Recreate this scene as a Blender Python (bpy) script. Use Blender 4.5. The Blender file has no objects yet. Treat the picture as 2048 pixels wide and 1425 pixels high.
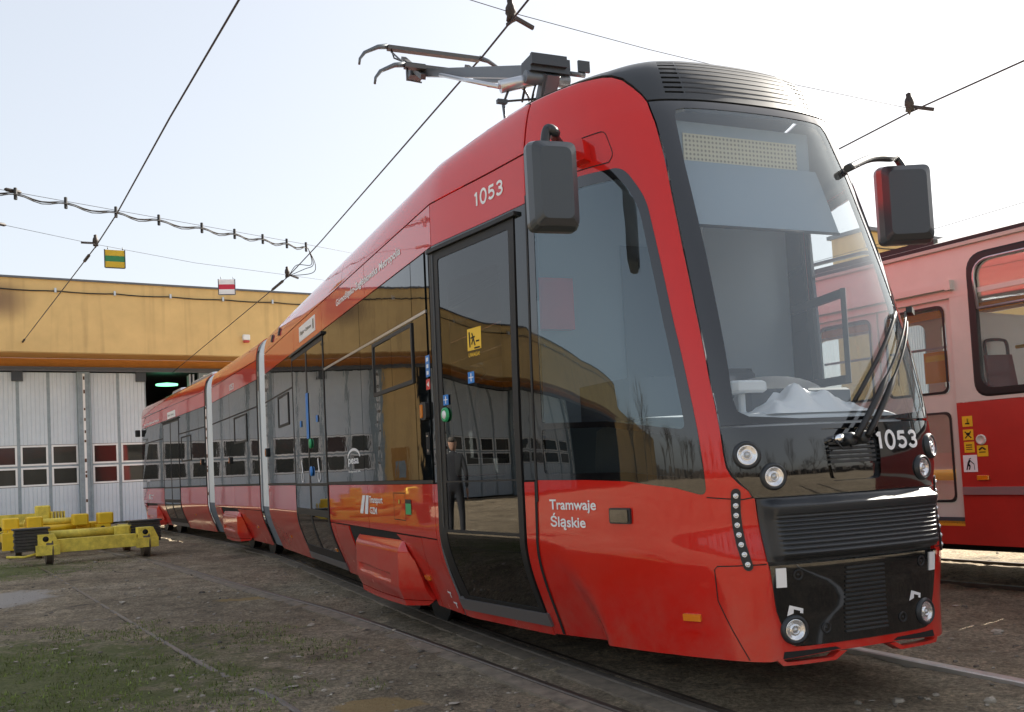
import bpy, bmesh, math, random
import numpy as np
from mathutils import Vector, Matrix, noise
R = math.radians
random.seed(7)
SC = bpy.context.scene
COL = SC.collection
# ------------------------------------------------------------------ camera
CAMZ = 1.2
cd = bpy.data.cameras.new('camera'); cam = bpy.data.objects.new('camera', cd); COL.objects.link(cam)
cd.sensor_width = 36; cd.sensor_fit = 'HORIZONTAL'; cd.lens = 36 * 1879.94 / 2048
cd.shift_y = (839.76 - 712.5) / 2048; cd.clip_end = 2000; cd.clip_start = .05
_roll, _pitch = R(2.92), R(2.857)
_F = Vector((0, math.cos(_pitch), math.sin(_pitch))); _U0 = Vector((0, -math.sin(_pitch), math.cos(_pitch))); _R0 = Vector((1, 0, 0))
_R = _R0 * math.cos(_roll) - _U0 * math.sin(_roll); _U = _R0 * math.sin(_roll) + _U0 * math.cos(_roll)
cam.matrix_world = Matrix(((_R.x, _U.x, -_F.x, 0), (_R.y, _U.y, -_F.y, 0), (_R.z, _U.z, -_F.z, CAMZ), (0, 0, 0, 1)))
SC.camera = cam
# ------------------------------------------------------------------ sky, sun, exposure
SUN_AZ, SUN_EL = 54.0, 34.0          # azimuth clockwise from +Y
w = bpy.data.worlds.new('World'); SC.world = w; w.use_nodes = True
nt = w.node_tree; bg = nt.nodes['Background']
hs = nt.nodes.new('ShaderNodeHueSaturation'); hs.inputs['Saturation'].default_value = .68
sky = nt.nodes.new('ShaderNodeTexSky'); sky.sky_type = 'NISHITA'; sky.sun_disc = False
sky.sun_elevation = R(SUN_EL); sky.sun_rotation = R(SUN_AZ); sky.dust_density = 3.0; sky.air_density = 1.0; sky.ozone_density = 1.0
gm_ = nt.nodes.new('ShaderNodeGamma'); gm_.inputs[1].default_value = .5
nt.links.new(sky.outputs[0], hs.inputs['Color']); nt.links.new(hs.outputs[0], gm_.inputs[0]); nt.links.new(gm_.outputs[0], bg.inputs[0]); bg.inputs[1].default_value = .142
sl = bpy.data.lights.new('sun', 'SUN'); sun = bpy.data.objects.new('sun', sl); COL.objects.link(sun)
sl.energy = 5.0; sl.angle = R(.53); sl.color = (1, .93, .82)
_sd = Vector((math.sin(R(SUN_AZ)) * math.cos(R(SUN_EL)), math.cos(R(SUN_AZ)) * math.cos(R(SUN_EL)), math.sin(R(SUN_EL))))
sun.rotation_euler = _sd.to_track_quat('Z', 'Y').to_euler()
SC.view_settings.view_transform = 'Standard'; SC.view_settings.look = 'None'
SC.view_settings.exposure = 1.82; SC.view_settings.gamma = 1; SC.view_settings.use_curve_mapping = False
# ------------------------------------------------------------------ materials
def mat(name, col, rough=.5, metal=0, coat=0, spec=.5, ior=1.5, var=0, vscale=3, bump=0, bscale=40, coatr=.03, emit=None, estr=0):
    m = bpy.data.materials.new(name); m.use_nodes = True; t = m.node_tree; b = t.nodes['Principled BSDF']
    b.inputs['Base Color'].default_value = (*col, 1); b.inputs['Roughness'].default_value = rough; b.inputs['Metallic'].default_value = metal
    b.inputs['Coat Weight'].default_value = coat; b.inputs['Coat Roughness'].default_value = coatr
    b.inputs['Specular IOR Level'].default_value = spec; b.inputs['IOR'].default_value = ior
    if emit: b.inputs['Emission Color'].default_value = (*emit, 1); b.inputs['Emission Strength'].default_value = estr
    co = t.nodes.new('ShaderNodeTexCoord')
    if var:
        n = t.nodes.new('ShaderNodeTexNoise'); n.inputs['Scale'].default_value = vscale; n.inputs['Detail'].default_value = 8; n.inputs['Roughness'].default_value = .65
        t.links.new(co.outputs['Object'], n.inputs['Vector'])
        r = t.nodes.new('ShaderNodeMapRange'); r.inputs[1].default_value = .3; r.inputs[2].default_value = .7
        r.inputs[3].default_value = 1 - var; r.inputs[4].default_value = 1 + var
        t.links.new(n.outputs['Fac'], r.inputs[0])
        mx = t.nodes.new('ShaderNodeVectorMath'); mx.operation = 'SCALE'; mx.inputs[0].default_value = col
        t.links.new(r.outputs[0], mx.inputs['Scale']); t.links.new(mx.outputs[0], b.inputs['Base Color'])
    if bump:
        n2 = t.nodes.new('ShaderNodeTexNoise'); n2.inputs['Scale'].default_value = bscale; n2.inputs['Detail'].default_value = 4
        t.links.new(co.outputs['Object'], n2.inputs['Vector'])
        bp = t.nodes.new('ShaderNodeBump'); bp.inputs['Strength'].default_value = bump; bp.inputs['Distance'].default_value = .02
        t.links.new(n2.outputs['Fac'], bp.inputs['Height']); t.links.new(bp.outputs[0], b.inputs['Normal'])
        if coat: t.links.new(bp.outputs[0], b.inputs['Coat Normal'])
    return m
def glass(name, tint, ior=1.5, rough=0., wob=.0, dirt=.0, gtint=(1, 1, 1)):  # dirt: share of the pale veil that imitates flare haze
    m = bpy.data.materials.new(name); m.use_nodes = True; t = m.node_tree; t.nodes.clear()
    o = t.nodes.new('ShaderNodeOutputMaterial'); tr = t.nodes.new('ShaderNodeBsdfTransparent'); gl = t.nodes.new('ShaderNodeBsdfGlossy')
    tr.inputs[0].default_value = (*tint, 1); gl.inputs['Roughness'].default_value = rough; gl.inputs[0].default_value = (*gtint, 1)
    g = t.nodes.new('ShaderNodeNewGeometry'); mr = t.nodes.new('ShaderNodeMapRange')
    mr.inputs[3].default_value = ior; mr.inputs[4].default_value = 1 / ior; t.links.new(g.outputs['Backfacing'], mr.inputs[0])
    fr = t.nodes.new('ShaderNodeFresnel'); t.links.new(mr.outputs[0], fr.inputs['IOR'])
    mx = t.nodes.new('ShaderNodeMixShader'); t.links.new(fr.outputs[0], mx.inputs[0])
    src = tr.outputs[0]
    if dirt:  # pale diffuse veil mixed in to imitate flare haze on the glass
        df = t.nodes.new('ShaderNodeBsdfDiffuse'); df.inputs[0].default_value = (.45, .45, .44, 1)
        m2 = t.nodes.new('ShaderNodeMixShader'); m2.inputs[0].default_value = dirt
        t.links.new(tr.outputs[0], m2.inputs[1]); t.links.new(df.outputs[0], m2.inputs[2]); src = m2.outputs[0]
    t.links.new(src, mx.inputs[1]); t.links.new(gl.outputs[0], mx.inputs[2])
    if wob:
        co = t.nodes.new('ShaderNodeTexCoord'); n = t.nodes.new('ShaderNodeTexNoise'); n.inputs['Scale'].default_value = 1.6; n.inputs['Detail'].default_value = 1
        t.links.new(co.outputs['Object'], n.inputs['Vector']); bp = t.nodes.new('ShaderNodeBump'); bp.inputs['Strength'].default_value = wob; bp.inputs['Distance'].default_value = .02
        t.links.new(n.outputs['Fac'], bp.inputs['Height']); t.links.new(bp.outputs[0], gl.inputs['Normal']); t.links.new(bp.outputs[0], fr.inputs['Normal'])
    t.links.new(mx.outputs[0], o.inputs[0])
    return m
M = {}
M['red'] = mat('red_paint', (.56, .008, .003), .4, spec=.12, coat=1, bump=.05, bscale=1.7, coatr=.02)
def two_sided(m, back):
    t = m.node_tree; b = t.nodes['Principled BSDF']; g = t.nodes.new('ShaderNodeNewGeometry'); x = t.nodes.new('ShaderNodeMix'); x.data_type = 'RGBA'
    x.inputs[6].default_value = b.inputs['Base Color'].default_value; x.inputs[7].default_value = (*back, 1); t.links.new(g.outputs['Backfacing'], x.inputs[0]); t.links.new(x.outputs[2], b.inputs['Base Color'])
two_sided(M['red'], (.35, .37, .39))     # bare grey lining on the inside of the body panels
def dusty(m):
    t = m.node_tree; b = t.nodes['Principled BSDF']; N = t.nodes.new; L = t.links.new; src = b.inputs['Base Color'].links[0].from_socket; co = N('ShaderNodeTexCoord'); sp = N('ShaderNodeSeparateXYZ'); L(co.outputs['Object'], sp.inputs[0])
    h = N('ShaderNodeMapRange'); h.interpolation_type = 'SMOOTHSTEP'; h.inputs[1].default_value = .85; h.inputs[2].default_value = .2; h.inputs[3].default_value = 0; h.inputs[4].default_value = 1; L(sp.outputs['Z'], h.inputs[0])
    n = N('ShaderNodeTexNoise'); n.inputs['Scale'].default_value = 3.5; n.inputs['Detail'].default_value = 10; n.inputs['Roughness'].default_value = .72; L(co.outputs['Object'], n.inputs['Vector'])
    r = N('ShaderNodeMapRange'); r.inputs[1].default_value = .4; r.inputs[2].default_value = .75; r.inputs[4].default_value = .32; L(n.outputs['Fac'], r.inputs[0]); q = N('ShaderNodeMath'); q.operation = 'MULTIPLY'; L(h.outputs[0], q.inputs[0]); L(r.outputs[0], q.inputs[1])
    x = N('ShaderNodeMix'); x.data_type = 'RGBA'; x.inputs[7].default_value = (.27, .2, .15, 1); L(q.outputs[0], x.inputs[0]); L(src, x.inputs[6]); L(x.outputs[2], b.inputs['Base Color'])
    c = N('ShaderNodeMapRange'); c.inputs[2].default_value = .32; c.inputs[3].default_value = .02; c.inputs[4].default_value = .4; L(q.outputs[0], c.inputs[0]); L(c.outputs[0], b.inputs['Coat Roughness'])
dusty(M['red'])
M['gloss'] = mat('gloss_black', (.006, .006, .007), .06, coat=1, coatr=.01, bump=.03, bscale=1.5)
M['pane'] = mat('dark_tinted_pane', (.006, .008, .009), .02, ior=1.72, bump=.075, bscale=1.5)
M['cap'] = mat('charcoal_plastic', (.024, .028, .033), .42)
M['rubber'] = mat('black_rubber', (.012, .012, .013), .55)
M['grille'] = mat('dark_grille', (.026, .029, .034), .4)
M['black'] = mat('matt_black', (.008, .008, .008), .8)
M['white'] = mat('white_film', (.8, .8, .82), .4)
M['sill'] = mat('grey_sill', (.16, .15, .15), .45, metal=.3)
M['chrome'] = mat('chrome', (.8, .8, .82), .12, metal=1)
M['mirror_shell'] = mat('mirror_housing', (.045, .053, .062), .28)
M['led'] = mat('led_glass', (.75, .77, .8), .1, metal=.8)
M['bowl'] = mat('lamp_bowl', (.8, .8, .82), .18, metal=.8)
M['alu'] = mat('brushed_aluminium', (.55, .57, .6), .3, metal=.8)
M['clear'] = glass('clear_glass', (.88, .91, .92), 1.85, wob=.02, dirt=.09, gtint=(.86, .95, 1))  # dirt is the pale flare haze veil
M['tint'] = glass('tinted_glass', (.2, .22, .22), 1.75, wob=.06)
M['cside'] = glass('cab_side_glass', (.5, .55, .58), 2.1, wob=.05, dirt=.02, gtint=(.78, .93, 1))  # dirt is the pale flare haze veil
M['lens'] = glass('lens_glass', (.97, .97, .97), 1.5)
M['amber'] = mat('amber_lens', (.75, .22, .01), .2, coat=1)
M['blue'] = mat('blue_sticker', (.02, .2, .6), .4); M['green'] = mat('green_sticker', (.02, .35, .13), .4)
M['yellow_st'] = mat('yellow_sticker', (.8, .5, .02), .4); M['red_st'] = mat('red_sticker', (.6, .02, .02), .4)
M['bellow'] = mat('silver_bellow', (.62, .65, .67), .35, metal=.2); M['bellow2'] = mat('grey_bellow', (.16, .18, .2), .6)
M['interior'] = mat('grey_interior', (.8, .82, .84), .7); M['dark_int'] = mat('dark_interior', (.05, .055, .065), .7)
M['dash'] = mat('pale_dash', (.55, .56, .57), .55, var=.1); M['partition'] = mat('partition_panel', (.2, .24, .28), .6)
M['seat'] = mat('seat_cloth', (.03, .035, .045), .8)
M['pole'] = mat('yellow_pole', (.65, .5, .03), .35); M['blind'] = mat('roller_blind', (.27, .34, .41), .7)
M['steel'] = mat('dark_steel', (.06, .065, .07), .4, metal=.6); M['panto'] = mat('pantograph_grey', (.12, .14, .16), .35, metal=.3)
M['copper'] = mat('carbon_strip', (.1, .1, .1), .45, metal=.4); M['wire'] = mat('wire_metal', (.03, .025, .03), .5, metal=.5)
M['brown'] = mat('fitting_brown', (.025, .018, .015), .6)
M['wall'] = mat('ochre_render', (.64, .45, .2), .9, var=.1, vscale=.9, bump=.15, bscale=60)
def dirty_wall():
    m = M['wall']; t = m.node_tree; b = t.nodes['Principled BSDF']; N = t.nodes.new; L = t.links.new; src = b.inputs['Base Color'].links[0].from_socket
    co = N('ShaderNodeTexCoord'); mp = N('ShaderNodeMapping'); mp.inputs['Scale'].default_value = (3.2, 3.2, .22); L(co.outputs['Object'], mp.inputs[0])
    n = N('ShaderNodeTexNoise'); n.inputs['Scale'].default_value = 1.3; n.inputs['Detail'].default_value = 7; L(mp.outputs[0], n.inputs['Vector'])
    r = N('ShaderNodeMapRange'); r.inputs[1].default_value = .52; r.inputs[2].default_value = .8; r.inputs[4].default_value = .38; L(n.outputs['Fac'], r.inputs[0])
    x = N('ShaderNodeMix'); x.data_type = 'RGBA'; x.inputs[7].default_value = (.25, .15, .07, 1); L(r.outputs[0], x.inputs[0]); L(src, x.inputs[6])
    # chipped grey patches
    n2 = N('ShaderNodeTexNoise'); n2.inputs['Scale'].default_value = 2.6; n2.inputs['Detail'].default_value = 9; n2.inputs['Roughness'].default_value = .7; L(co.outputs['Object'], n2.inputs['Vector'])
    r2 = N('ShaderNodeMapRange'); r2.inputs[1].default_value = .70; r2.inputs[2].default_value = .72; L(n2.outputs['Fac'], r2.inputs[0])
    y = N('ShaderNodeMix'); y.data_type = 'RGBA'; y.inputs[7].default_value = (.3, .3, .29, 1); L(r2.outputs[0], y.inputs[0]); L(x.outputs[2], y.inputs[6])
    # old smoke stain high on the wall at the left
    s1 = N('ShaderNodeVectorMath'); s1.operation = 'SUBTRACT'; s1.inputs[1].default_value = (-3.0, -1.6, 7.0); L(co.outputs['Object'], s1.inputs[0])
    s2 = N('ShaderNodeVectorMath'); s2.operation = 'MULTIPLY'; s2.inputs[1].default_value = (.75, .2, 1.2); L(s1.outputs[0], s2.inputs[0]); s3 = N('ShaderNodeVectorMath'); s3.operation = 'LENGTH'; L(s2.outputs[0], s3.inputs[0])
    r3 = N('ShaderNodeMapRange'); r3.interpolation_type = 'SMOOTHSTEP'; r3.inputs[1].default_value = .1; r3.inputs[2].default_value = 1.0; r3.inputs[3].default_value = .75; r3.inputs[4].default_value = 0; L(s3.outputs['Value'], r3.inputs[0])
    z = N('ShaderNodeMix'); z.data_type = 'RGBA'; z.inputs[7].default_value = (.1, .055, .05, 1); L(r3.outputs[0], z.inputs[0]); L(y.outputs[2], z.inputs[6]); L(z.outputs[2], b.inputs['Base Color'])
dirty_wall()
def vary_panes(m):
    t = m.node_tree; b = t.nodes['Principled BSDF']; oi = t.nodes.new('ShaderNodeObjectInfo'); r = t.nodes.new('ShaderNodeValToRGB'); e = r.color_ramp.elements
    for p, c in ((.45, (.03, .032, .03)), (.7, (.06, .058, .05)), (.88, (.045, .02, .018))): q = e.new(p); q.color = (*c, 1)
    e[0].color = (.014, .015, .015, 1); e[-1].color = (.09, .09, .085, 1); t.links.new(oi.outputs['Random'], r.inputs[0]); t.links.new(r.outputs[0], b.inputs['Base Color'])
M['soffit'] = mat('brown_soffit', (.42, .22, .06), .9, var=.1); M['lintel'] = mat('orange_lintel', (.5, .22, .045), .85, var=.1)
M['leaf'] = mat('pale_grey_leaf', (.53, .6, .67), .5, var=.06, vscale=2); M['post'] = mat('blue_grey_post', (.24, .3, .34), .5, var=.2, vscale=5)
M['frame_w'] = mat('white_frame', (.72, .74, .76), .45); M['dpane'] = mat('dim_pane', (.03, .03, .03), .04, ior=1.5, bump=.05, bscale=3)
vary_panes(M['dpane'])
M['roofedge'] = mat('roof_edge', (.12, .13, .15), .5, metal=.4); M['rust'] = mat('rusty_iron', (.1, .045, .02), .8, var=.4, vscale=8)
M['yel'] = mat('bright_yellow_paint', (.8, .53, .02), .45, var=.08, vscale=9); M['ypale'] = mat('faded_yellow_paint', (.76, .6, .085), .6, var=.3, vscale=9, bump=.05)
M['lam'] = mat('dark_laminate', (.05, .045, .04), .7, var=.3, vscale=20)
M['cream'] = mat('cream_paint', (.62, .59, .53), .42, coat=.35, var=.05, vscale=4, coatr=.1)
M['oldred'] = mat('old_red_paint', (.45, .026, .018), .4, coat=.5, var=.1, vscale=3, coatr=.08, bump=.08, bscale=3)
M['ored'] = mat('old_red_seat', (.14, .02, .025), .5); M['orange'] = mat('orange_band', (.7, .3, .02), .5)
M['railm'] = mat('rail_steel', (.1, .08, .065), .4, metal=.3, var=.3, vscale=7); M['shine'] = mat('polished_rail', (.55, .53, .5), .35, metal=.5, var=.2, vscale=3)
M['groove'] = mat('groove_dirt', (.05, .042, .034), .95)
M['railtop'] = mat('worn_rail_head', (.2, .175, .15), .5, metal=.35, var=.25, vscale=4)
M['sand'] = mat('packed_dirt_strip', (.2, .165, .125), .95, var=.4, vscale=9)
def dotmat():
    m = mat('led_matrix', (.55, .5, .36), .5); t = m.node_tree; b = t.nodes['Principled BSDF']
    co = t.nodes.new('ShaderNodeTexCoord'); v = t.nodes.new('ShaderNodeTexVoronoi'); v.inputs['Scale'].default_value = 42; v.inputs['Randomness'].default_value = 0
    t.links.new(co.outputs['Object'], v.inputs['Vector']); r = t.nodes.new('ShaderNodeValToRGB')
    r.color_ramp.elements[0].position = .25; r.color_ramp.elements[0].color = (.16, .14, .1, 1); r.color_ramp.elements[1].position = .45; r.color_ramp.elements[1].color = (.62, .58, .42, 1)
    t.links.new(v.outputs['Distance'], r.inputs[0]); t.links.new(r.outputs[0], b.inputs['Base Color']); return m
M['dots'] = dotmat()
# ------------------------------------------------------------------ object helpers
WM = {}
def link(o, parent=None, mw=None):
    COL.objects.link(o); mw = mw if mw is not None else (WM[parent.name] if parent else Matrix())
    WM[o.name] = mw.copy()
    if parent: o.parent = parent; o.matrix_basis = WM[parent.name].inverted() @ mw
    else: o.matrix_basis = mw
    return o
def tag(o, label=None, cat=None, group=None, kind=None):
    if label: o['label'] = label
    if cat: o['category'] = cat
    if group: o['group'] = group
    if kind: o['kind'] = kind
    return o
def empty(name, mw, label=None, cat=None, group=None):
    o = bpy.data.objects.new(name, None); o.empty_display_size = .2; link(o, None, mw); return tag(o, label, cat, group)
def frame(x, y, heading_deg, z=0):
    """local +X = towards the rear of a vehicle heading (sin h, -cos h), +Y = its near side, +Z up"""
    t = R(heading_deg)
    return Matrix(((-math.sin(t), -math.cos(t), 0, x), (math.cos(t), -math.sin(t), 0, y), (0, 0, 1, z), (0, 0, 0, 1)))
class MB:
    def __init__(s): s.v = []; s.f = []; s.sm = []
    def add(s, vs, fs, smooth=False):
        o = len(s.v); s.v += [tuple(p) for p in vs]; s.f += [tuple(o + i for i in f) for f in fs]; s.sm += [smooth] * len(fs); return s
    def box(s, x0, x1, y0, y1, z0, z1, m=None):
        vs = [(x, y, z) for x in (x0, x1) for y in (y0, y1) for z in (z0, z1)]
        if m is not None: vs = [m @ Vector(p) for p in vs]
        return s.add(vs, [(0, 1, 3, 2), (4, 6, 7, 5), (0, 4, 5, 1), (2, 3, 7, 6), (0, 2, 6, 4), (1, 5, 7, 3)])
    def cham(s, x0, x1, y0, y1, z0, z1, c=.02, m=None):
        """box with chamfered vertical-section edges along z and top"""
        def ring(i, z): return [(x0 + i + c, y0 + i, z), (x1 - i - c, y0 + i, z), (x1 - i, y0 + i + c, z), (x1 - i, y1 - i - c, z), (x1 - i - c, y1 - i, z), (x0 + i + c, y1 - i, z), (x0 + i, y1 - i - c, z), (x0 + i, y0 + i + c, z)]
        vs = ring(c * .6, z0) + ring(0, z0 + c * .6) + ring(0, z1 - c * .6) + ring(c * .6, z1)
        if m is not None: vs = [m @ Vector(p) for p in vs]
        fs = [tuple(range(7, -1, -1)), tuple(range(24, 32))]
        for k in range(3):
            for i in range(8): fs.append((8 * k + i, 8 * k + (i + 1) % 8, 8 * k + 8 + (i + 1) % 8, 8 * k + 8 + i))
        return s.add(vs, fs)
    def tube(s, pts, r, n=8, cap=True):
        pts = [Vector(p) for p in pts]; rs = r if isinstance(r, (list, tuple)) else [r] * len(pts); vs = []; prev = None
        for i, p in enumerate(pts):
            d = (pts[min(i + 1, len(pts) - 1)] - pts[max(i - 1, 0)]).normalized()
            a = prev - d * prev.dot(d) if prev is not None else d.orthogonal()
            if a.length < 1e-6: a = d.orthogonal()
            a.normalize(); prev = a; b = d.cross(a)
            vs += [p + (a * math.cos(k * 2 * math.pi / n) + b * math.sin(k * 2 * math.pi / n)) * rs[i] for k in range(n)]
        fs = [(i * n + k, i * n + (k + 1) % n, (i + 1) * n + (k + 1) % n, (i + 1) * n + k) for i in range(len(pts) - 1) for k in range(n)]
        s.add(vs, fs, True)
        if cap: s.add([], []); o = len(s.v) - len(vs); s.f += [tuple(o + k for k in range(n - 1, -1, -1)), tuple(o + len(vs) - n + k for k in range(n))]; s.sm += [False, False]
        return s
    def bar(s, a, b, w, h, up=(0, 0, 1)):
        a = Vector(a); b = Vector(b); d = (b - a).normalized(); u = Vector(up); sd = d.cross(u)
        if sd.length < 1e-5: sd = d.orthogonal()
        sd.normalize(); u = sd.cross(d)
        vs = [p + sd * (i * w / 2) + u * (j * h / 2) for p in (a, b) for i, j in ((-1, -1), (1, -1), (1, 1), (-1, 1))]
        return s.add(vs, [(3, 2, 1, 0), (4, 5, 6, 7), (0, 1, 5, 4), (1, 2, 6, 5), (2, 3, 7, 6), (3, 0, 4, 7)])
    def lathe(s, prof, m, n=24, smooth=True):
        """prof: (r, h) pairs; axis = local Z of m"""
        vs = [m @ Vector((r * math.cos(k * 2 * math.pi / n), r * math.sin(k * 2 * math.pi / n), h)) for r, h in prof for k in range(n)]
        fs = [(i * n + k, i * n + (k + 1) % n, (i + 1) * n + (k + 1) % n, (i + 1) * n + k) for i in range(len(prof) - 1) for k in range(n)]
        return s.add(vs, fs, smooth)
    def disc(s, r, h, m, n=20):
        return s.add([m @ Vector((r * math.cos(k * 2 * math.pi / n), r * math.sin(k * 2 * math.pi / n), h)) for k in range(n)], [tuple(range(n))])
    def prism(s, poly, y0, y1, m=None, axis='y'):
        """poly in (x,z) extruded along y"""
        n = len(poly)
        vs = [(p[0], y, p[1]) for y in (y0, y1) for p in poly]
        if m is not None: vs = [m @ Vector(p) for p in vs]
        return s.add(vs, [tuple(range(n)), tuple(range(2 * n - 1, n - 1, -1))] + [(i, n + i, n + (i + 1) % n, (i + 1) % n) for i in range(n)])
    def mesh(s, name, m):
        me = bpy.data.meshes.new(name); me.from_pydata([tuple(p) for p in s.v], [], s.f); me.materials.append(M[m] if isinstance(m, str) else m)
        me.polygons.foreach_set('use_smooth', s.sm); me.validate(); me.update()
        bm = bmesh.new(); bm.from_mesh(me); bmesh.ops.delete(bm, geom=[v for v in bm.verts if not v.link_faces], context='VERTS'); bmesh.ops.recalc_face_normals(bm, faces=bm.faces); bm.to_mesh(me); bm.free(); return me
    def obj(s, name, m, parent=None, mw=None):
        return link(bpy.data.objects.new(name, s.mesh(name, m)), parent, mw)
def meshobj(name, me, parent=None, mw=None): return link(bpy.data.objects.new(name, me), parent, mw)
# ------------------------------------------------------------------ tram body surface  P(u, z)
def pchip(xs, ys):
    xs = np.array(xs, float); ys = np.array(ys, float); h = np.diff(xs); d = np.diff(ys) / h; m = np.zeros(len(xs))
    for i in range(1, len(xs) - 1):
        if d[i - 1] * d[i] > 0:
            w1 = 2 * h[i] + h[i - 1]; w2 = h[i] + 2 * h[i - 1]; m[i] = (w1 + w2) / (w1 / d[i - 1] + w2 / d[i])
    m[0] = d[0]; m[-1] = d[-1]
    def f(x):
        x = np.clip(np.asarray(x, float), xs[0], xs[-1]); i = np.clip(np.searchsorted(xs, x, side='right') - 1, 0, len(xs) - 2)
        t = (x - xs[i]) / h[i]; t2 = t * t; t3 = t2 * t
        return (2 * t3 - 3 * t2 + 1) * ys[i] + (t3 - 2 * t2 + t) * h[i] * m[i] + (-2 * t3 + 3 * t2) * ys[i + 1] + (t3 - t2) * h[i] * m[i + 1]
    return f
OUT = [(.035, 0), (.03, .2), (.012, .38), (-.012, .48), (-.05, .565), (-.12, .645), (-.22, .715), (-.36, .785), (-.56, .85), (-.85, .915), (-1.3, 1.0), (-1.85, 1.1), (-2.42, 1.2)]
def crom(P, n=24):
    r = []; Q = [(P[0][0] - .002, -P[1][1])] + P + [(P[-1][0] - .57, P[-1][1] + .1)]
    for i in range(1, len(Q) - 2):
        p0, p1, p2, p3 = [np.array(q) for q in Q[i - 1:i + 3]]; a = [0]
        for u, v in ((p0, p1), (p1, p2), (p2, p3)): a.append(a[-1] + np.linalg.norm(v - u) ** .5)
        for k in range(n):
            t = a[1] + (a[2] - a[1]) * k / n
            A1 = (a[1] - t) / (a[1] - a[0]) * p0 + (t - a[0]) / (a[1] - a[0]) * p1; A2 = (a[2] - t) / (a[2] - a[1]) * p1 + (t - a[1]) / (a[2] - a[1]) * p2
            A3 = (a[3] - t) / (a[3] - a[2]) * p2 + (t - a[2]) / (a[3] - a[2]) * p3
            B1 = (a[2] - t) / (a[2] - a[0]) * A1 + (t - a[0]) / (a[2] - a[0]) * A2; B2 = (a[3] - t) / (a[3] - a[1]) * A2 + (t - a[1]) / (a[3] - a[1]) * A3
            r.append((a[2] - t) / (a[2] - a[1]) * B1 + (t - a[1]) / (a[2] - a[1]) * B2)
    r.append(np.array(P[-1])); return np.array(r)
CUR = crom(OUT); ARC = np.concatenate([[0], np.cumsum(np.linalg.norm(np.diff(CUR, axis=0), axis=1))]); TT = float(ARC[-1])
def tx(x): return TT - 2.42 - x if x < -2.42 else float(np.interp(-x, -CUR[:, 0], ARC))
SHIFT = pchip([0, .45, .7, .9, 1.1, 1.25, 1.6, 2.0, 2.4, 2.8, 3.06, 3.2, 3.3, 3.37, 3.40], [-.02, .01, -.005, .015, .01, .02, .085, .2, .335, .485, .6, .71, .86, 1.1, 1.5])
INS = pchip([.2, .81, .83, 1.2, 2.96, 3.06, 3.14, 3.21, 3.27, 3.32, 3.37, 3.40], [.185, .0, 0, 0, .008, .02, .04, .075, .14, .24, .42, .75])
def sm(a, b, x):
    x = np.clip((x - a) / (b - a), 0, 1); return x * x * (3 - 2 * x)
class Nose:
    ul = [k * .035 for k in range(-37, 38)] + [s * k for s in (1, -1) for k in (1.35, 1.4, 1.44, 1.48, 1.52, 1.56, 1.6, 1.64, 1.68, 1.72, 1.76, 1.8, 1.84, 1.88, 1.92, 1.96, 2.0, 2.15, 2.3, 2.5, 2.7, 2.9, TT)]
    zl = [.27, .3, .34, .38, .42, .46, .5, .54, .58, .62, .66, .7, .74, .78, .81, .83, .9, 1.0, 1.08, 1.16] + [1.25 + .09 * k for k in range(20)] + [2.97 + .025 * k for k in range(18)]
    def P(s, t, z):
        t = np.asarray(t, float); z = np.asarray(z, float); a = np.abs(t); sg = np.where(t >= 0, 1., -1.)
        x = np.where(a <= TT, np.interp(a, ARC, CUR[:, 0]), -2.42 - (a - TT)); y = sg * np.where(a <= TT, np.interp(a, ARC, CUR[:, 1]), 1.2)
        L = 1.35 + np.where(z < 3.2, 0, (z - 3.2) / .2 * 2.4); w = np.clip((x + L) / L, 0, 1); w = w * w * (3 - 2 * w) * .35 + w * .65
        i = INS(z); xc = -.9 - .35 * np.clip((z - .25) / .52, 0, 1.2) ** 2; i = np.where(z < .81, i * (1 - .8 * sm(xc - .13, xc + .1, x)), i + .022 * sm(1.2, 2.96, z) * sm(-2.42, -1.6, x))
        return np.stack([SHIFT(z) * w - x, y - i * np.minimum(1, np.abs(y) / .75) * sg, z + .07 * sm(3.03, 3.25, z) * sm(-2.6, -1.3, x)], -1)
class Flat:
    ul = []; zl = Nose.zl
    def P(s, u, z):
        u = np.asarray(u, float); z = np.asarray(z, float); return np.stack([u, 1.2 - INS(z), z], -1)
S1 = Nose(); SF = Flat()
def seval(S, u, z, off=0.):
    u = np.asarray(u, float); z = np.asarray(z, float); e = 4e-3
    def nrm(f):
        n = np.cross(f(u, z + e) - f(u, z - e), f(u + e, z) - f(u - e, z)); return n / np.maximum(np.linalg.norm(n, axis=-1, keepdims=True), 1e-9)
    if callable(off):
        def full(a, b):
            n = np.cross(S.P(a, b + e) - S.P(a, b - e), S.P(a + e, b) - S.P(a - e, b)); n /= np.linalg.norm(n, axis=-1, keepdims=True)
            return S.P(a, b) + n * off(a, b)[..., None]
        return full(u, z), nrm(full)
    n = nrm(S.P); return S.P(u, z) + n * off, n
def rp(pts, seg=6):
    """rounded polygon: pts (u, z[, r])"""
    out = []; n = len(pts)
    for i in range(n):
        p = Vector(pts[i][:2]); r = pts[i][2] if len(pts[i]) > 2 else 0
        if r <= 0: out.append((p.x, p.y)); continue
        a = Vector(pts[i - 1][:2]) - p; b = Vector(pts[(i + 1) % n][:2]) - p; la, lb = a.length, b.length; a.normalize(); b.normalize()
        ang = math.acos(max(-1, min(1, a.dot(b)))); d = min(r / math.tan(ang / 2), la * .49, lb * .49); p1 = p + a * d; p2 = p + b * d
        for k in range(seg + 1):
            t = k / seg; q = p1 * (1 - t) ** 2 + p * 2 * t * (1 - t) + p2 * t * t; out.append((q.x, q.y))
    return out
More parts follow.
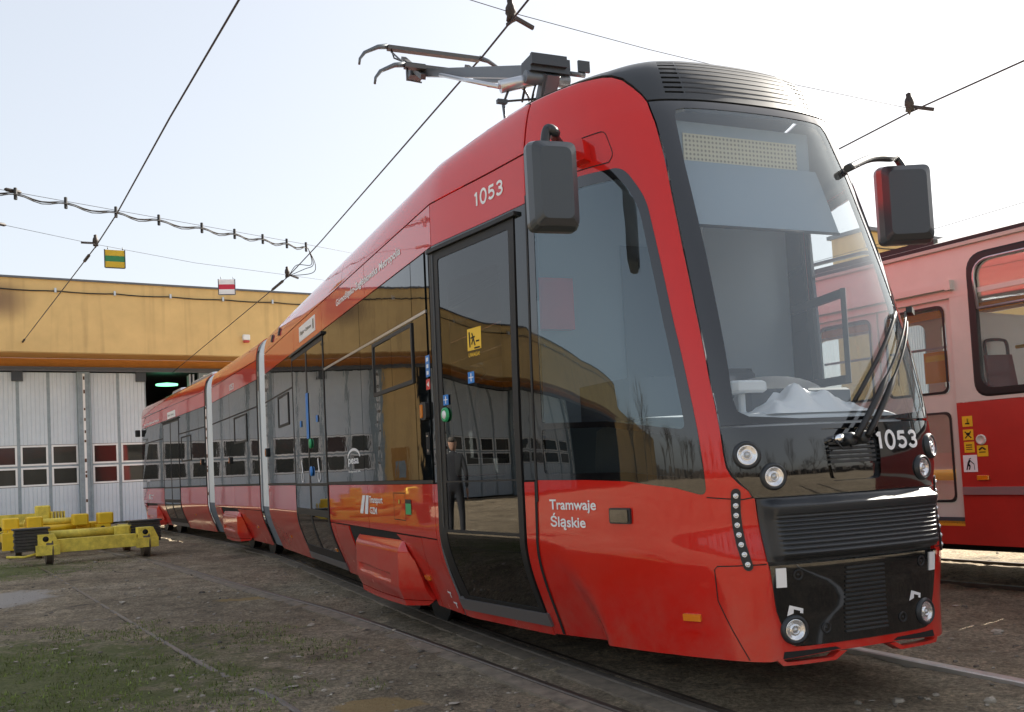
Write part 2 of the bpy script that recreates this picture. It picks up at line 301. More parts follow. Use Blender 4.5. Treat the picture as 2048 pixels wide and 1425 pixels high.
def rect(u0, u1, z0, z1, r=0): return rp([(u0, z0, r), (u1, z0, r), (u1, z1, r), (u0, z1, r)])
def patch(name, S, outer, m, parent, holes=(), off=0., depth=.012, mw=None, ul=None, zl=None):
    bm = bmesh.new()
    for lp in [outer] + list(holes):
        q = [lp[0]]
        for p in lp[1:]:
            if (p[0] - q[-1][0]) ** 2 + (p[1] - q[-1][1]) ** 2 > 1e-10: q.append(p)
        vs = [bm.verts.new((p[0], p[1], 0)) for p in q]
        for i in range(len(vs)): bm.edges.new((vs[i], vs[(i + 1) % len(vs)]))
    bmesh.ops.triangle_fill(bm, use_beauty=True, edges=bm.edges[:], normal=(0, 0, 1))
    us = [v.co.x for v in bm.verts]; zs = [v.co.y for v in bm.verts]
    for lines, ax, lo, hi in ((ul if ul is not None else S.ul, 0, min(us), max(us)), (zl if zl is not None else S.zl, 1, min(zs), max(zs))):
        for c in lines:
            if lo + 1e-4 < c < hi - 1e-4:
                co = (c, 0, 0) if ax == 0 else (0, c, 0); no = (1, 0, 0) if ax == 0 else (0, 1, 0)
                bmesh.ops.bisect_plane(bm, geom=bm.verts[:] + bm.edges[:] + bm.faces[:], dist=1e-6, plane_co=co, plane_no=no)
    bm.normal_update()
    for f in bm.faces:
        if f.normal.z > 0: f.normal_flip()
    bm.verts.ensure_lookup_table(); n = len(bm.verts)
    for i, v in enumerate(bm.verts): v.index = i
    uz = np.array([(v.co.x, v.co.y) for v in bm.verts]); co, nr = seval(S, uz[:, 0], uz[:, 1], off)
    faces = [[v.index for v in f.verts] for f in bm.faces]; V = [tuple(p) for p in co]; LN = [tuple(nr[i]) for f in faces for i in f]
    if depth:
        for e in bm.edges:
            if len(e.link_loops) == 1:
                l = e.link_loops[0]; a, b = l.vert.index, l.link_loop_next.vert.index; k = len(V)
                V += [tuple(co[b]), tuple(co[a]), tuple(co[a] - nr[a] * depth), tuple(co[b] - nr[b] * depth)]
                fn = Vector(co[a] - co[b]).cross(Vector(-nr[a])); fn = fn.normalized() if fn.length > 1e-9 else Vector((0, 0, 1))
                faces.append([k, k + 1, k + 2, k + 3]); LN += [tuple(fn)] * 4
    bm.free()
    me = bpy.data.meshes.new(name); me.from_pydata(V, [], faces); me.materials.append(M[m])
    me.polygons.foreach_set('use_smooth', [True] * len(faces))
    if len(LN) == len(me.loops): me.normals_split_custom_set(LN)
    me.update(); return link(bpy.data.objects.new(name, me), parent, mw)
def textmesh(body, size=1., extrude=0.):
    c = bpy.data.curves.new('text', 'FONT'); c.body = body; c.size = size; c.resolution_u = 4; c.offset = .02; c.space_line = 1.28
    o = bpy.data.objects.new('text', c); COL.objects.link(o); dg = bpy.context.evaluated_depsgraph_get()
    me = bpy.data.meshes.new_from_object(o.evaluated_get(dg)); bpy.data.objects.remove(o); return me
def lettering(name, S, body, u0, z0, wdt, hgt, m, parent, off=.004, mw=None, bold=0, slant=0):
    me = textmesh(body); a = np.array([v.co[:2] for v in me.vertices]); 
    if len(a) == 0: return None
    a -= a.min(0); a /= a.max(0)
    u = u0 - (a[:, 0] + slant * a[:, 1]) * wdt; z = z0 + a[:, 1] * hgt; co, nr = seval(S, u, z, off)
    for v, p in zip(me.vertices, co): v.co = p
    me.materials.clear(); me.materials.append(M[m]); me.name = name; me.update()
    return link(bpy.data.objects.new(name, me), parent, mw)
def nframe(S, u, z, off=0., mw=None):
    co, n = seval(S, np.array([u]), np.array([z]), off); n = Vector(n[0]); zz = Vector((0, 0, 1)); a = zz.cross(n).normalized(); b = n.cross(a)
    return Matrix(((a.x, b.x, n.x, co[0][0]), (a.y, b.y, n.y, co[0][1]), (a.z, b.z, n.z, co[0][2]), (0, 0, 0, 1)))
# ================================================================== GROUND
TRAM_O = (1.563, 4.381); H1, H2, H3 = 22.847, 26.5, 30.2
F1 = frame(*TRAM_O, H1); _p = F1 @ Vector((10.45, 0, 0)); F2 = frame(_p.x, _p.y, H2); _p = F2 @ Vector((5.0, 0, 0)); F3 = frame(_p.x, _p.y, H3); _p = F3 @ Vector((10.45, 0, 0)); F3R = frame(_p.x, _p.y, H3 + 180)
def spline(pts, n=10):
    P = [Vector(p) for p in pts]; P = [P[0] * 2 - P[1]] + P + [P[-1] * 2 - P[-2]]; out = []
    for i in range(1, len(P) - 2):
        for k in range(n):
            t = k / n; a, b, c, d = P[i - 1:i + 3]
            out.append(.5 * ((2 * b) + (c - a) * t + (2 * a - 5 * b + 4 * c - d) * t * t + (3 * b - a - 3 * c + d) * t ** 3))
    out.append(P[-2]); return out
def offs(path, d):
    out = []
    for i, p in enumerate(path):
        t = (path[min(i + 1, len(path) - 1)] - path[max(i - 1, 0)]); t.z = 0; t.normalize(); out.append(p + Vector((-t.y, t.x, 0)) * d)
    return out
track1 = spline([F1 @ Vector(p) for p in ((-9, -2.0, 0), (-5, -.85, 0), (-2, -.36, 0), (.3, -.17, 0), (3.6, -.03, 0), (6.5, 0, 0), (9.5, .04, 0))] + [F2 @ Vector((2.5, 0, 0)), F3 @ Vector((4, 0, 0)), F3 @ Vector((9, .05, 0)), F3 @ Vector((15, .1, 0)), F3 @ Vector((24, .1, 0))])
r2a = spline([F1 @ Vector(p) for p in ((-7, .9, 0), (-3, .55, 0), (.5, .93, 0), (2.78, 1.14, 0), (4.8, 1.36, 0), (6.8, 1.7, 0), (9.0, 2.05, 0), (13.1, 2.7, 0), (17, 3.6, 0), (24, 5.5, 0))])
r2b = spline([F1 @ Vector(p) for p in ((-6, 1.9, 0), (-2, 1.95, 0), (1.5, 2.3, 0), (2.5, 2.5, 0), (3.6, 2.71, 0), (5.8, 3.08, 0), (10.78, 3.9, 0), (14, 4.5, 0), (24, 7.0, 0))])
FO = frame(3.697, 7.588, 31.5)       # old tram: Y=0 on its near side
def ground_mat():
    m = bpy.data.materials.new('yard_dirt'); m.use_nodes = True; t = m.node_tree; b = t.nodes['Principled BSDF']; N = t.nodes.new; L = t.links.new
    co = N('ShaderNodeTexCoord')
    def noise_(sc, det=8, rough=.65, dist=0):
        n = N('ShaderNodeTexNoise'); n.inputs['Scale'].default_value = sc; n.inputs['Detail'].default_value = det; n.inputs['Roughness'].default_value = rough; n.inputs['Distortion'].default_value = dist
        L(co.outputs['Object'], n.inputs['Vector']); return n.outputs['Fac']
    def ramp(src, els):
        r = N('ShaderNodeValToRGB'); e = r.color_ramp.elements
        while len(e) < len(els): e.new(.5)
        for i, (p, c) in enumerate(els): e[i].position = p; e[i].color = (*c, 1)
        L(src, r.inputs[0]); return r.outputs[0]
    def mix(f, a, c, mode='MIX'):
        x = N('ShaderNodeMix'); x.data_type = 'RGBA'; x.blend_type = mode
        for s, i in ((f, 0), (a, 6), (c, 7)):
            if isinstance(s, (int, float)): x.inputs[i].default_value = s
            elif isinstance(s, tuple): x.inputs[i].default_value = (*s, 1)
            else: L(s, x.inputs[i])
        return x.outputs[2]
    def mathn(op, a, c):
        x = N('ShaderNodeMath'); x.operation = op
        for s, i in ((a, 0), (c, 1)):
            if isinstance(s, (int, float)): x.inputs[i].default_value = s
            else: L(s, x.inputs[i])
        return x.outputs[0]
    base = ramp(noise_(.55, 10, .7, .4), [(.3, (.26, .215, .155)), (.5, (.47, .385, .27)), (.68, (.6, .51, .38))])
    fine = ramp(noise_(38, 6, .75), [(.3, (.35, .35, .35)), (.5, (.9, .9, .9)), (.72, (1.7, 1.65, 1.6))])
    mid = ramp(noise_(4.5, 9, .8, .5), [(.32, (.55, .55, .55)), (.5, (.95, .95, .95)), (.66, (1.35, 1.33, 1.3))])
    c = mix(1.0, mix(1.0, base, fine, 'MULTIPLY'), mid, 'MULTIPLY')
    grit = N('ShaderNodeTexVoronoi'); grit.inputs['Scale'].default_value = 55; L(co.outputs['Object'], grit.inputs['Vector'])
    gm = ramp(grit.outputs['Distance'], [(.1, (1, 1, 1)), (.22, (0, 0, 0))]); gsel = ramp(noise_(7, 4), [(.5, (0, 0, 0)), (.62, (1, 1, 1))])
    c = mix(mathn('MULTIPLY', gm, gsel), c, (.2, .18, .155))
    dark = ramp(noise_(1.3, 8, .75, .8), [(.54, (0, 0, 0)), (.66, (1, 1, 1))]); c = mix(mathn('MULTIPLY', dark, .7), c, (.15, .125, .095))
    # moss in the area at near left
    mp = N('ShaderNodeVectorMath'); mp.operation = 'SUBTRACT'; mp.inputs[1].default_value = (-3.7, 5.6, 0); L(co.outputs['Object'], mp.inputs[0])
    ms = N('ShaderNodeVectorMath'); ms.operation = 'MULTIPLY'; ms.inputs[1].default_value = (1 / 2.9, 1 / 2.9, 0); L(mp.outputs[0], ms.inputs[0])
    ln = N('ShaderNodeVectorMath'); ln.operation = 'LENGTH'; L(ms.outputs[0], ln.inputs[0])
    mp2 = N('ShaderNodeVectorMath'); mp2.operation = 'SUBTRACT'; mp2.inputs[1].default_value = (-9.0, 14.3, 0); L(co.outputs['Object'], mp2.inputs[0])
    ms2 = N('ShaderNodeVectorMath'); ms2.operation = 'MULTIPLY'; ms2.inputs[1].default_value = (1 / 3.2, 1 / 2.4, 0); L(mp2.outputs[0], ms2.inputs[0])
    ln2 = N('ShaderNodeVectorMath'); ln2.operation = 'LENGTH'; L(ms2.outputs[0], ln2.inputs[0])
    near = mathn('SUBTRACT', 1.0, mathn('MINIMUM', ln.outputs['Value'], ln2.outputs['Value']))
    mm = ramp(mathn('ADD', mathn('MULTIPLY', near, .55), noise_(3.2, 10, .75, .3)), [(.6, (0, 0, 0)), (.78, (1, 1, 1))])
    green = ramp(noise_(60, 6, .8), [(.3, (.06, .085, .02)), (.5, (.15, .19, .05)), (.72, (.27, .29, .09))])
    c = mix(mathn('MULTIPLY', mm, .8), c, green)
    # pale sunlit patch painted into the ground colour
    vp = N('ShaderNodeVectorMath'); vp.operation = 'SUBTRACT'; vp.inputs[1].default_value = (-5.95, 10.6, 0); L(co.outputs['Object'], vp.inputs[0])
    vs = N('ShaderNodeVectorMath'); vs.operation = 'MULTIPLY'; vs.inputs[1].default_value = (1 / .75, 1 / 1.1, 0); L(vp.outputs[0], vs.inputs[0])
    vl = N('ShaderNodeVectorMath'); vl.operation = 'LENGTH'; L(vs.outputs[0], vl.inputs[0])
    pm = ramp(mathn('ADD', mathn('SUBTRACT', 1.0, vl.outputs['Value']), mathn('MULTIPLY', noise_(3, 8), .9)), [(.5, (0, 0, 0)), (.75, (1, 1, 1))]); c = mix(mathn('MULTIPLY', pm, .85), c, (.62, .58, .54))
    # golden leaks of sunlight painted on the dirt as ochre spots
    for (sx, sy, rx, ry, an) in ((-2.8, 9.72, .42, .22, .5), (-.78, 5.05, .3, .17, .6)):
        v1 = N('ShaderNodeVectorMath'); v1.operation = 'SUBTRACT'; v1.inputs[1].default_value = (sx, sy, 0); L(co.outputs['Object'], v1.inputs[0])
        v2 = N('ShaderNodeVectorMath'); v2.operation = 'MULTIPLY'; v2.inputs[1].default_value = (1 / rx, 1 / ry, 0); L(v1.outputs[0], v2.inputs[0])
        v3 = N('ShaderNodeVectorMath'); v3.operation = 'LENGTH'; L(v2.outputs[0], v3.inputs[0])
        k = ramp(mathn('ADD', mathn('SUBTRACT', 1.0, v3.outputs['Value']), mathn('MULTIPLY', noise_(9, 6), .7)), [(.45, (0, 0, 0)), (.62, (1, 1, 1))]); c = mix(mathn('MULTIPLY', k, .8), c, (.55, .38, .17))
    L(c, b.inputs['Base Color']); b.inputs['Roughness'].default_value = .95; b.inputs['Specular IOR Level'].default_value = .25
    bp = N('ShaderNodeBump'); bp.inputs['Strength'].default_value = 1.0; bp.inputs['Distance'].default_value = .045
    L(mathn('ADD', mathn('ADD', noise_(30, 8, .75), mathn('MULTIPLY', noise_(120, 4, .7), .5)), mathn('MULTIPLY', noise_(7, 6, .7, .6), 1.6)), bp.inputs['Height']); L(bp.outputs[0], b.inputs['Normal']); return m
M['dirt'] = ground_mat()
def gheight(x, y):
    v = Vector((x, y, 0)); return .020 * noise.noise(v * .9) + .016 * noise.noise(v * 2.7) + .014 * noise.noise(v * 8) + .010 * noise.noise(v * 17) - .016
rail_pts = np.array([(p.x, p.y) for path in (offs(track1, .78), offs(track1, -.78), r2a, r2b) for p in path])
def build_ground():
    xs = [-400, -120, -45, -25, -16, -12] + [-10 + .075 * i for i in range(195)] + [5, 6, 8, 11, 16, 30, 60, 150, 400]
    ys = [-400, -120, -40, -15, -6, -2, 0, 1.5] + [2.6 + .065 * i for i in range(150)] + [12.5 + .16 * i for i in range(55)] + [22, 24, 27, 31, 36, 45, 60, 90, 150, 400]
    X, Y = np.meshgrid(xs, ys, indexing='ij'); V = []
    for x, y in zip(X.ravel(), Y.ravel()):
        h = gheight(x, y) if -30 < x < 30 and -10 < y < 45 else -.012
        V.append((x, y, h))
    nx, ny = len(xs), len(ys)
    fs = [(i * ny + j, (i + 1) * ny + j, (i + 1) * ny + j + 1, i * ny + j + 1) for i in range(nx - 1) for j in range(ny - 1)]
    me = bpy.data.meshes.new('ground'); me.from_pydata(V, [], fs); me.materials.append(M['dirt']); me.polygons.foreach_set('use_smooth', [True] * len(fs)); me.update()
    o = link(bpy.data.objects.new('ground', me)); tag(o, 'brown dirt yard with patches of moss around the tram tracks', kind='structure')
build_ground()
def sweep(name, path, prof, m, parent=None):
    """prof: (side, z)"""
    V = []; n = len(prof)
    for i, p in enumerate(path):
        t = path[min(i + 1, len(path) - 1)] - path[max(i - 1, 0)]; t.z = 0; t.normalize(); sd = Vector((-t.y, t.x, 0))
        V += [p + sd * a + Vector((0, 0, z)) for a, z in prof]
    F = [(i * n + k, i * n + (k + 1) % n, (i + 1) * n + (k + 1) % n, (i + 1) * n + k) for i in range(len(path) - 1) for k in range(n)]
    mb = MB().add(V, F); return mb.obj(name, m, parent)
def rail(path, label, w=.06, z=.012, dirtw=.12, groove=True, flip=1, top=None):
    r = sweep('tram_rail', path, [(-w / 2, -.1), (-w / 2, z - .006), (-w / 2 + .008, z), (w / 2 - .008, z), (w / 2, z - .006), (w / 2, -.1)], top or ('railtop' if groove else 'railm')); tag(r, label, 'rail', 'rails set in the yard')
    if groove:
        s = flip
        sweep('guard_lip', path, [(s * (w / 2 + .04), -.1), (s * (w / 2 + .04), z - .006), (s * (w / 2 + .07), z - .006), (s * (w / 2 + .07), -.1)], 'railm', r)
        sweep('groove', path, [(s * (w / 2 + .002), -.08), (s * (w / 2 + .002), -.012), (s * (w / 2 + .038), -.012), (s * (w / 2 + .038), -.08)], 'groove', r)
    if dirtw:
        sweep('dirt_strip', path, [(-flip * (w / 2 + .002), -.1), (-flip * (w / 2 + .002), z - .009), (-flip * (w / 2 + dirtw), z - .016), (-flip * (w / 2 + dirtw), -.1)], 'sand', r)
    return r
rail(offs(track1, .78), 'grooved rail along the near side of the new red tram', flip=-1)
rail(offs(track1, -.78), 'shiny rail running out under the far front corner of the new tram', w=.075, flip=1, groove=False, dirtw=.05, top='shine')
rail(r2a, 'dusty rail with a wide dirt strip beside the new tram, leading to the yellow trolleys', w=.05, z=.006, dirtw=.1, groove=False, flip=-1)
rail(r2b, 'half buried rail across the mossy ground at lower left', w=.04, z=-.010, dirtw=.0, groove=False, flip=1)
for k, yy in enumerate((-.4, -1.85)):
    rail([FO @ Vector((x, yy, 0)) for x in range(-14, 26, 2)], ('near' if k == 0 else 'far') + ' rail under the old cream and red tram', dirtw=0, groove=False)
# ================================================================== DEPOT HALL
_a = R(57.093)
FH = Matrix(((math.sin(_a), math.cos(_a) * -1, 0, -13.687), (math.cos(_a), math.sin(_a), 0, 30.967), (0, 0, 1, 0), (0, 0, 0, 1)))   # X along front, Y into the hall
hall = empty('depot_hall', FH, 'long ochre depot hall with pale grey folding doors behind the trams', 'building')
H0, HE = -34, 30
MB().box(H0, HE, -1.6, -1.3, 5.45, 7.7).obj('fascia', 'wall', hall)
MB().box(H0, HE, -1.66, 14, 7.7, 7.76).obj('roof', 'roofedge', hall)
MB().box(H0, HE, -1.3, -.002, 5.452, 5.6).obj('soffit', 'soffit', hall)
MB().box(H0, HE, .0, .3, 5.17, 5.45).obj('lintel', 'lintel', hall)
MB().box(H0, HE, -.14, -.003, 5.08, 5.17).box(H0, HE, -.2, -.142, 5.02, 5.07).obj('door_track', 'roofedge', hall)
MB().box(H0, HE, .3, 14, 5.2, 5.3).box(H0, HE, 13.9, 14, 0, 5.2).box(H0, H0 + .1, .3, 14, 0, 5.2).box(HE - .1, HE, .3, 14, 0, 5.2).obj('inner_shell', 'dark_int', hall)
fl = MB(); 
def ribbed(x0, x1, z0, z1, n, y=-.02):
    """vertical ribbed sheet with real ribs"""
    mb = MB(); wd = (x1 - x0) / n; pr = []
    for i in range(n):
        a = x0 + i * wd; pr += [(a + .004, y), (a + wd * .8, y), (a + wd * .84, y + .012), (a + wd * .96, y + .012)]
    pr[-1] = (x1, y)
    V = [(px, py, z) for z in (z0, z1) for px, py in pr]; k = len(pr)
    mb.add(V, [(i, i + 1, k + i + 1, k + i) for i in range(k - 1)]); mb.box(x0, x1, y + .02, y + .06, z0, z1); return mb
LW = .885
me_up = ribbed(.01, LW - .012, 2.66, 4.99, 7).mesh('upper_panel', 'leaf'); me_lo = ribbed(.01, LW - .012, .05, 1.33, 7).mesh('lower_panel', 'leaf')
fr = MB()
def wframe(mb, x0, x1, z0, z1, w=.055, y0=-.035, y1=.03):
    mb.box(x0, x1, y0, y1, z0, z0 + w).box(x0, x1, y0, y1, z1 - w, z1).box(x0, x0 + w, y0, y1, z0 + w, z1 - w).box(x1 - w, x1, y0, y1, z0 + w, z1 - w); return mb
me_f1 = wframe(MB(), .05, LW - .05, 2.0, 2.645).mesh('window_frame', 'frame_w'); me_f2 = wframe(MB(), .05, LW - .05, 1.345, 1.94).mesh('window_frame', 'frame_w')
me_p1 = MB().box(.105, LW - .105, -.005, .005, 2.055, 2.59).mesh('pane', 'dpane'); me_p2 = MB().box(.105, LW - .105, -.005, .005, 1.4, 1.885).mesh('pane', 'dpane')
me_st = MB().box(.0, .048, -.022, .03, .05, 4.99).box(LW - .05, LW - .002, -.022, .03, .05, 4.99).box(.05, LW - .05, -.018, .02, 1.94, 2.0).mesh('stile', 'post')
def leaf(x):
    m = FH @ Matrix.Translation((x, 0, 0)); o = meshobj('folding_leaf', me_up, hall, m)
    meshobj('lower_panel', me_lo, o, m); meshobj('stile', me_st, o, m)
    f = meshobj('window_frame', me_f1, o, m); f2 = meshobj('window_frame', me_f2, o, m); meshobj('pane', me_p1, o, m); meshobj('pane', me_p2, o, m)
pm = MB().box(-.15, .15, -.12, .1, 0, 5.01).box(-.19, -.15, -.16, .05, 0, 5.01).box(.15, .19, -.16, .05, 0, 5.01)
me_post = pm.mesh('door_post', 'post')
rst = MB(); rr = random.Random(3)
rst.box(-.035, .035, -.135, -.122, .05, 4.95)
me_strip = rst.mesh('pale_strip', 'frame_w')
rs = MB()
for z in (.75, 1.55, 1.7, 2.05, 2.7, 3.0, 3.4, 3.75, 4.3, 4.75): rs.box(-.03 + rr.random() * .02, .03, -.142, -.136, z, z + .06 + rr.random() * .07)
me_rust = rs.mesh('rust_patch', 'rust')
def post(x):
    m = FH @ Matrix.Translation((x, 0, 0)); o = meshobj('door_post', me_post, hall, m); meshobj('pale_strip', me_strip, o, m); meshobj('rust_patch', me_rust, o, m)
me_br = MB().box(-.16, .16, -.11, -.04, 4.7, 5.02).mesh('hinge_bracket', 'steel')
bays = [(-.215, 2), (-4.09, 4), (-9.7, 4), (-13.57, 4), (-17.44, 2), (-21.3, 4), (-25.2, 4)]
for x0, nl in bays:
    for k in range(nl): leaf(x0 + k * LW)
    if x0 > -5:
        for k in ((2,) if nl == 4 else (2,)): meshobj('hinge_bracket', me_br, hall, FH @ Matrix.Translation((x0 + k * LW - (.0 if nl == 4 else .16), 0, 0)))
for x in (-.395, 3.5, -4.27, -9.88, -13.75, -17.62, -21.5, -25.4, 7.4, 11.3, 15.2, 19.1): post(x)
for k in range(2): ribbed(-.4, .4, .05, 4.99, 7).obj('folded_leaf', 'leaf', hall, FH @ Matrix.Translation((3.24 - .12 * k, .42, 0)) @ Matrix.Rotation(R(82), 4, 'Z'))
for x0 in (3.69, 7.6, 11.5): 
    for k in range(4): leaf(x0 + k * LW)
MB().box(-5.78, -4.47, .0, .25, 0, 5.165).obj('pilaster', 'wall', hall)
wd = MB().box(-5.4, -4.75, -.03, -.002, .05, 2.1).obj('service_door', 'soffit', hall); MB().box(-5.25, -4.95, -.045, -.032, 1.0, 1.6).obj('hatch', 'post', wd)
cab_pts = []
for i in range(0, 161):
    u = H0 + i * .4; cab_pts.append((u, -1.635, 7.36 - .035 * abs(math.sin((u + 1.35) / 1.72 * math.pi)) ** .8))
wc = MB().tube(cab_pts, .02, 5).obj('wall_cable', 'rubber', hall)
for k in range(-18, 18):
    u = -1.35 + 1.72 * k
    if H0 < u < HE: MB().box(u - .03, u + .03, -1.67, -1.6, 7.3, 7.44).obj('cable_clip', 'alu', wc)
al = MB().cham(4.42, 4.66, -1.78, -1.6, 5.98, 6.17, .03).obj('alarm_box', 'frame_w', hall); MB().cham(4.44, 4.64, -1.77, -1.61, 5.9, 5.98, .03).obj('alarm_beacon', 'oldred', al)
lamp_e = mat('green_lamp', (.1, .5, .25), .4, emit=(.25, 1, .5), estr=.7)
M['lamp_e'] = lamp_e
MB().lathe([(0, .05), (.38, .0), (.38, -.05), (0, -.05)], FH @ Matrix.Translation((2.5, 2.2, 4.78)) if False else Matrix.Translation((2.62, 1.6, 4.8)), 20).obj('ceiling_lamp', 'lamp_e', hall)
MB().box(-60, H0, .3, .6, 0, 6.5).obj('side_wall', 'wall', hall)
# ochre building far right
g2 = Matrix(((math.sin(_a), -math.cos(_a), 0, 10.6), (math.cos(_a), math.sin(_a), 0, 27.2), (0, 0, 1, 0), (0, 0, 0, 1)))
bl = empty('ochre_annex', g2, 'ochre rendered building showing above the roof of the old tram at right', 'building')
MB().box(0, 30, 0, 1.2, 0, 7.55).obj('wall', 'wall', bl); MB().box(-.1, 30.2, -.12, 1.3, 7.55, 7.66).obj('roof_edge', 'roofedge', bl)
pts = [(u * .25 - .2, -.05, 7.12 - .05 * abs(math.sin(u * .25 / 1.7 * math.pi))) for u in range(1, 90)]
c2 = MB().tube(pts, .018, 5).obj('wall_cable', 'rubber', bl)
for k in range(12): MB().box(1.7 * k - .03, 1.7 * k + .03, -.09, 0, 7.05, 7.2).obj('cable_clip', 'alu', c2)
MB().tube([(1.1, -.04, 7.1), (1.15, -.05, 5.9), (1.0, -.05, 3)], .02, 5).obj('down_cable', 'rubber', bl)
# ================================================================== OVERHEAD WIRES
def wire(pts, r, label, grp, name='contact_wire', cat='wire', m='wire'):
    o = MB().tube(pts, r, 6).obj(name, m); return tag(o, label, cat, grp)
hp = lambda u, y, z: tuple(FH @ Vector((u, y, z)))
G1 = 'overhead wires above the yard'
cw = [(1.9, 4.6, 5.55), (.35, 8.49, 5.5), (-.11, 9.63, 5.5), (-.32, 10.1, 5.5), (-3.36, 17.11, 5.5), (-3.87, 18.24, 5.5), (-4.66, 19.99, 5.5), hp(2.35, -.3, 4.97)]
wire(cw, .011, 'thick dark contact wire running over the new tram into the open hall door', G1)
lw = [(-.6, 5.6, 5.75), (-2.36, 8.61, 5.7), (-4.01, 11.35, 5.7), (-6.38, 15.38, 5.7), (-7.64, 17.42, 5.7), hp(-2.29, -1.6, 5.73)]
wire(lw, .011, 'dark contact wire dropping from top left to the ochre hall front', G1)
wire([(6.6, 9.2, 5.55), (6.01, 10.47, 5.5), (5.33, 11.93, 5.5), (4.92, 13.14, 5.5), (2.5, 20, 5.5), (-1, 28, 5.5)], .011, 'contact wire at upper right behind the far mirror', G1)
wire([(-1.2, 8.0, 5.66), (.19, 8.92, 5.6), (1.67, 9.9, 5.6), (3.64, 11.1, 5.6), (5.33, 11.93, 5.55), (9, 14.3, 5.7)], .004, 'thin cross wire sloping over the roof of the new tram', G1, 'span_wire')
wire([(-9.2, 14.5, 5.75), (-7.57, 17.16, 5.7), (-6.3, 19.0, 5.68), (-4.75, 20.3, 5.62), (-1, 25, 5.7)], .004, 'thin cross wire carrying the two small coloured signs', G1, 'span_wire')
wire([(10.9, 18.2, 6.03), (10.55, 18.77, 6.0), (9.67, 20.58, 6.0), (6, 27, 6)], .006, 'faint thin wire at the far right over the old tram', G1, 'span_wire')
fe = MB(); cl = []
sp = [(-8.6, 13.0, 5.86), (-7.7, 14.26, 5.86), (-3.95, 18.65, 5.86), (0, 24, 5.95)]
fbl = empty('feeder_cable', Matrix(), 'bundle of sagging black feeder cables clipped to a cross wire at left', 'cable', G1)
MB().tube(sp, .0045, 5).obj('carrier_wire', 'wire', fbl)
clp = [Vector((-7.95, 13.9, 5.82)) + (Vector((-3.95, 18.65, 5.8)) - Vector((-7.95, 13.9, 5.82))) * t for t in (0, .105, .23, .365, .49, .625, .735, .835, .925, 1.0)]
for j, dz in enumerate((0, .035, -.02)):
    pts = []
    for a, b in zip(clp[:-1], clp[1:]):
        for k in range(6):
            t = k / 6; pts.append(a.lerp(b, t) + Vector((.02 * (j - 1), .02 * (1 - j), dz * .5 - .06 * (1 + .3 * (j - 1)) * math.sin(math.pi * t) ** 2)))
    pts.append(clp[-1]); MB().tube(pts, .009, 5).obj('cable_strand', 'rubber', fbl)
for p in clp: MB().cham(p.x - .022, p.x + .022, p.y - .022, p.y + .022, p.z - .09, p.z + .1, .008).obj('cable_clip', 'rubber', fbl)
for j in range(3):
    e = [clp[-1], clp[-1] + Vector((.03, .1, -.03)), clp[-1] + Vector((.04 + .04 * j, .25, -.3)), Vector((-4.25, 19.1, 5.55)) + Vector((.14 * j, .05 * j, -.08 * j)), Vector((-4.62, 19.95, 5.52))]
    MB().tube(spline(e, 6), .008, 5).obj('hanging_loop', 'rubber', fbl)
def insulator(p, d, label, s=1., name='wire_hanger'):
    """bell shaped hanger above the wire at p with an arm along d"""
    o = empty(name, Matrix.Translation(p), label, 'wire fitting', 'fittings on the overhead wires'); d = Vector(d).normalized()
    MB().lathe([(.0, -.0), (.05 * s, .0), (.04 * s, .05 * s), (.055 * s, .07 * s), (.05 * s, .13 * s), (.03 * s, .17 * s), (.034 * s, .2 * s), (.0, .22 * s)], WM[o.name] @ Matrix.Translation((0, 0, .02)) if False else Matrix.Translation((0, 0, .02)), 12).obj('insulator_bell', 'brown', o)
    MB().bar((0, 0, .07 * s), d * .26 * s + Vector((0, 0, .0)), .03 * s, .035 * s).obj('clamp_arm', 'brown', o)
    MB().bar(Vector((-d.y, d.x, 0)) * -.08 * s + Vector((0, 0, .01)), Vector((-d.y, d.x, 0)) * .08 * s + Vector((0, 0, .01)), .02, .03).obj('clamp', 'brown', o); return o
insulator((.19, 8.92, 5.5), (1, .66, 0), 'brown bell hanger on the contact wire at the top of the picture')
insulator((5.33, 11.93, 5.5), (.8, -.3, -.05), 'brown bell hanger on the wire at upper right', 1.1)
insulator((-7.62, 17.4, 5.7), (-.5, -.3, .15), 'small hanger where the left wires cross beside the green and yellow sign')
insulator((-4.66, 19.99, 5.5), (.6, .5, .0), 'small hanger with tangled cables above the hall roof edge')
def turnbuckle(a, b, label):
    tag(MB().tube([a, Vector(a).lerp(Vector(b), .1), Vector(a).lerp(Vector(b), .9), b], [.012, .03, .03, .012], 8).obj('strain_insulator', 'brown'), label, 'wire fitting', 'fittings on the overhead wires')
L0 = Vector(lw[4]); L1 = Vector(lw[5])
turnbuckle(L0.lerp(L1, .05), L0.lerp(L1, .1), 'strain insulator just below the green and yellow sign')
turnbuckle(L0.lerp(L1, .95), L0.lerp(L1, 1.0), 'anchor of the left wire on the ochre wall')
C0, C1 = Vector(cw[6]), Vector(cw[7])
turnbuckle(C0.lerp(C1, .02), C0.lerp(C1, .09), 'strain insulator on the wire leading down to the open hall door')
turnbuckle(Vector((-7.66, 14.32, 5.88)), Vector((-7.5, 14.52, 5.875)), 'strain insulator on the upper cross wire at the left edge')
turnbuckle(Vector((-8.6, 15.48, 5.735)), Vector((-8.42, 15.77, 5.73)), 'strain insulator on the lower cross wire at the left edge')
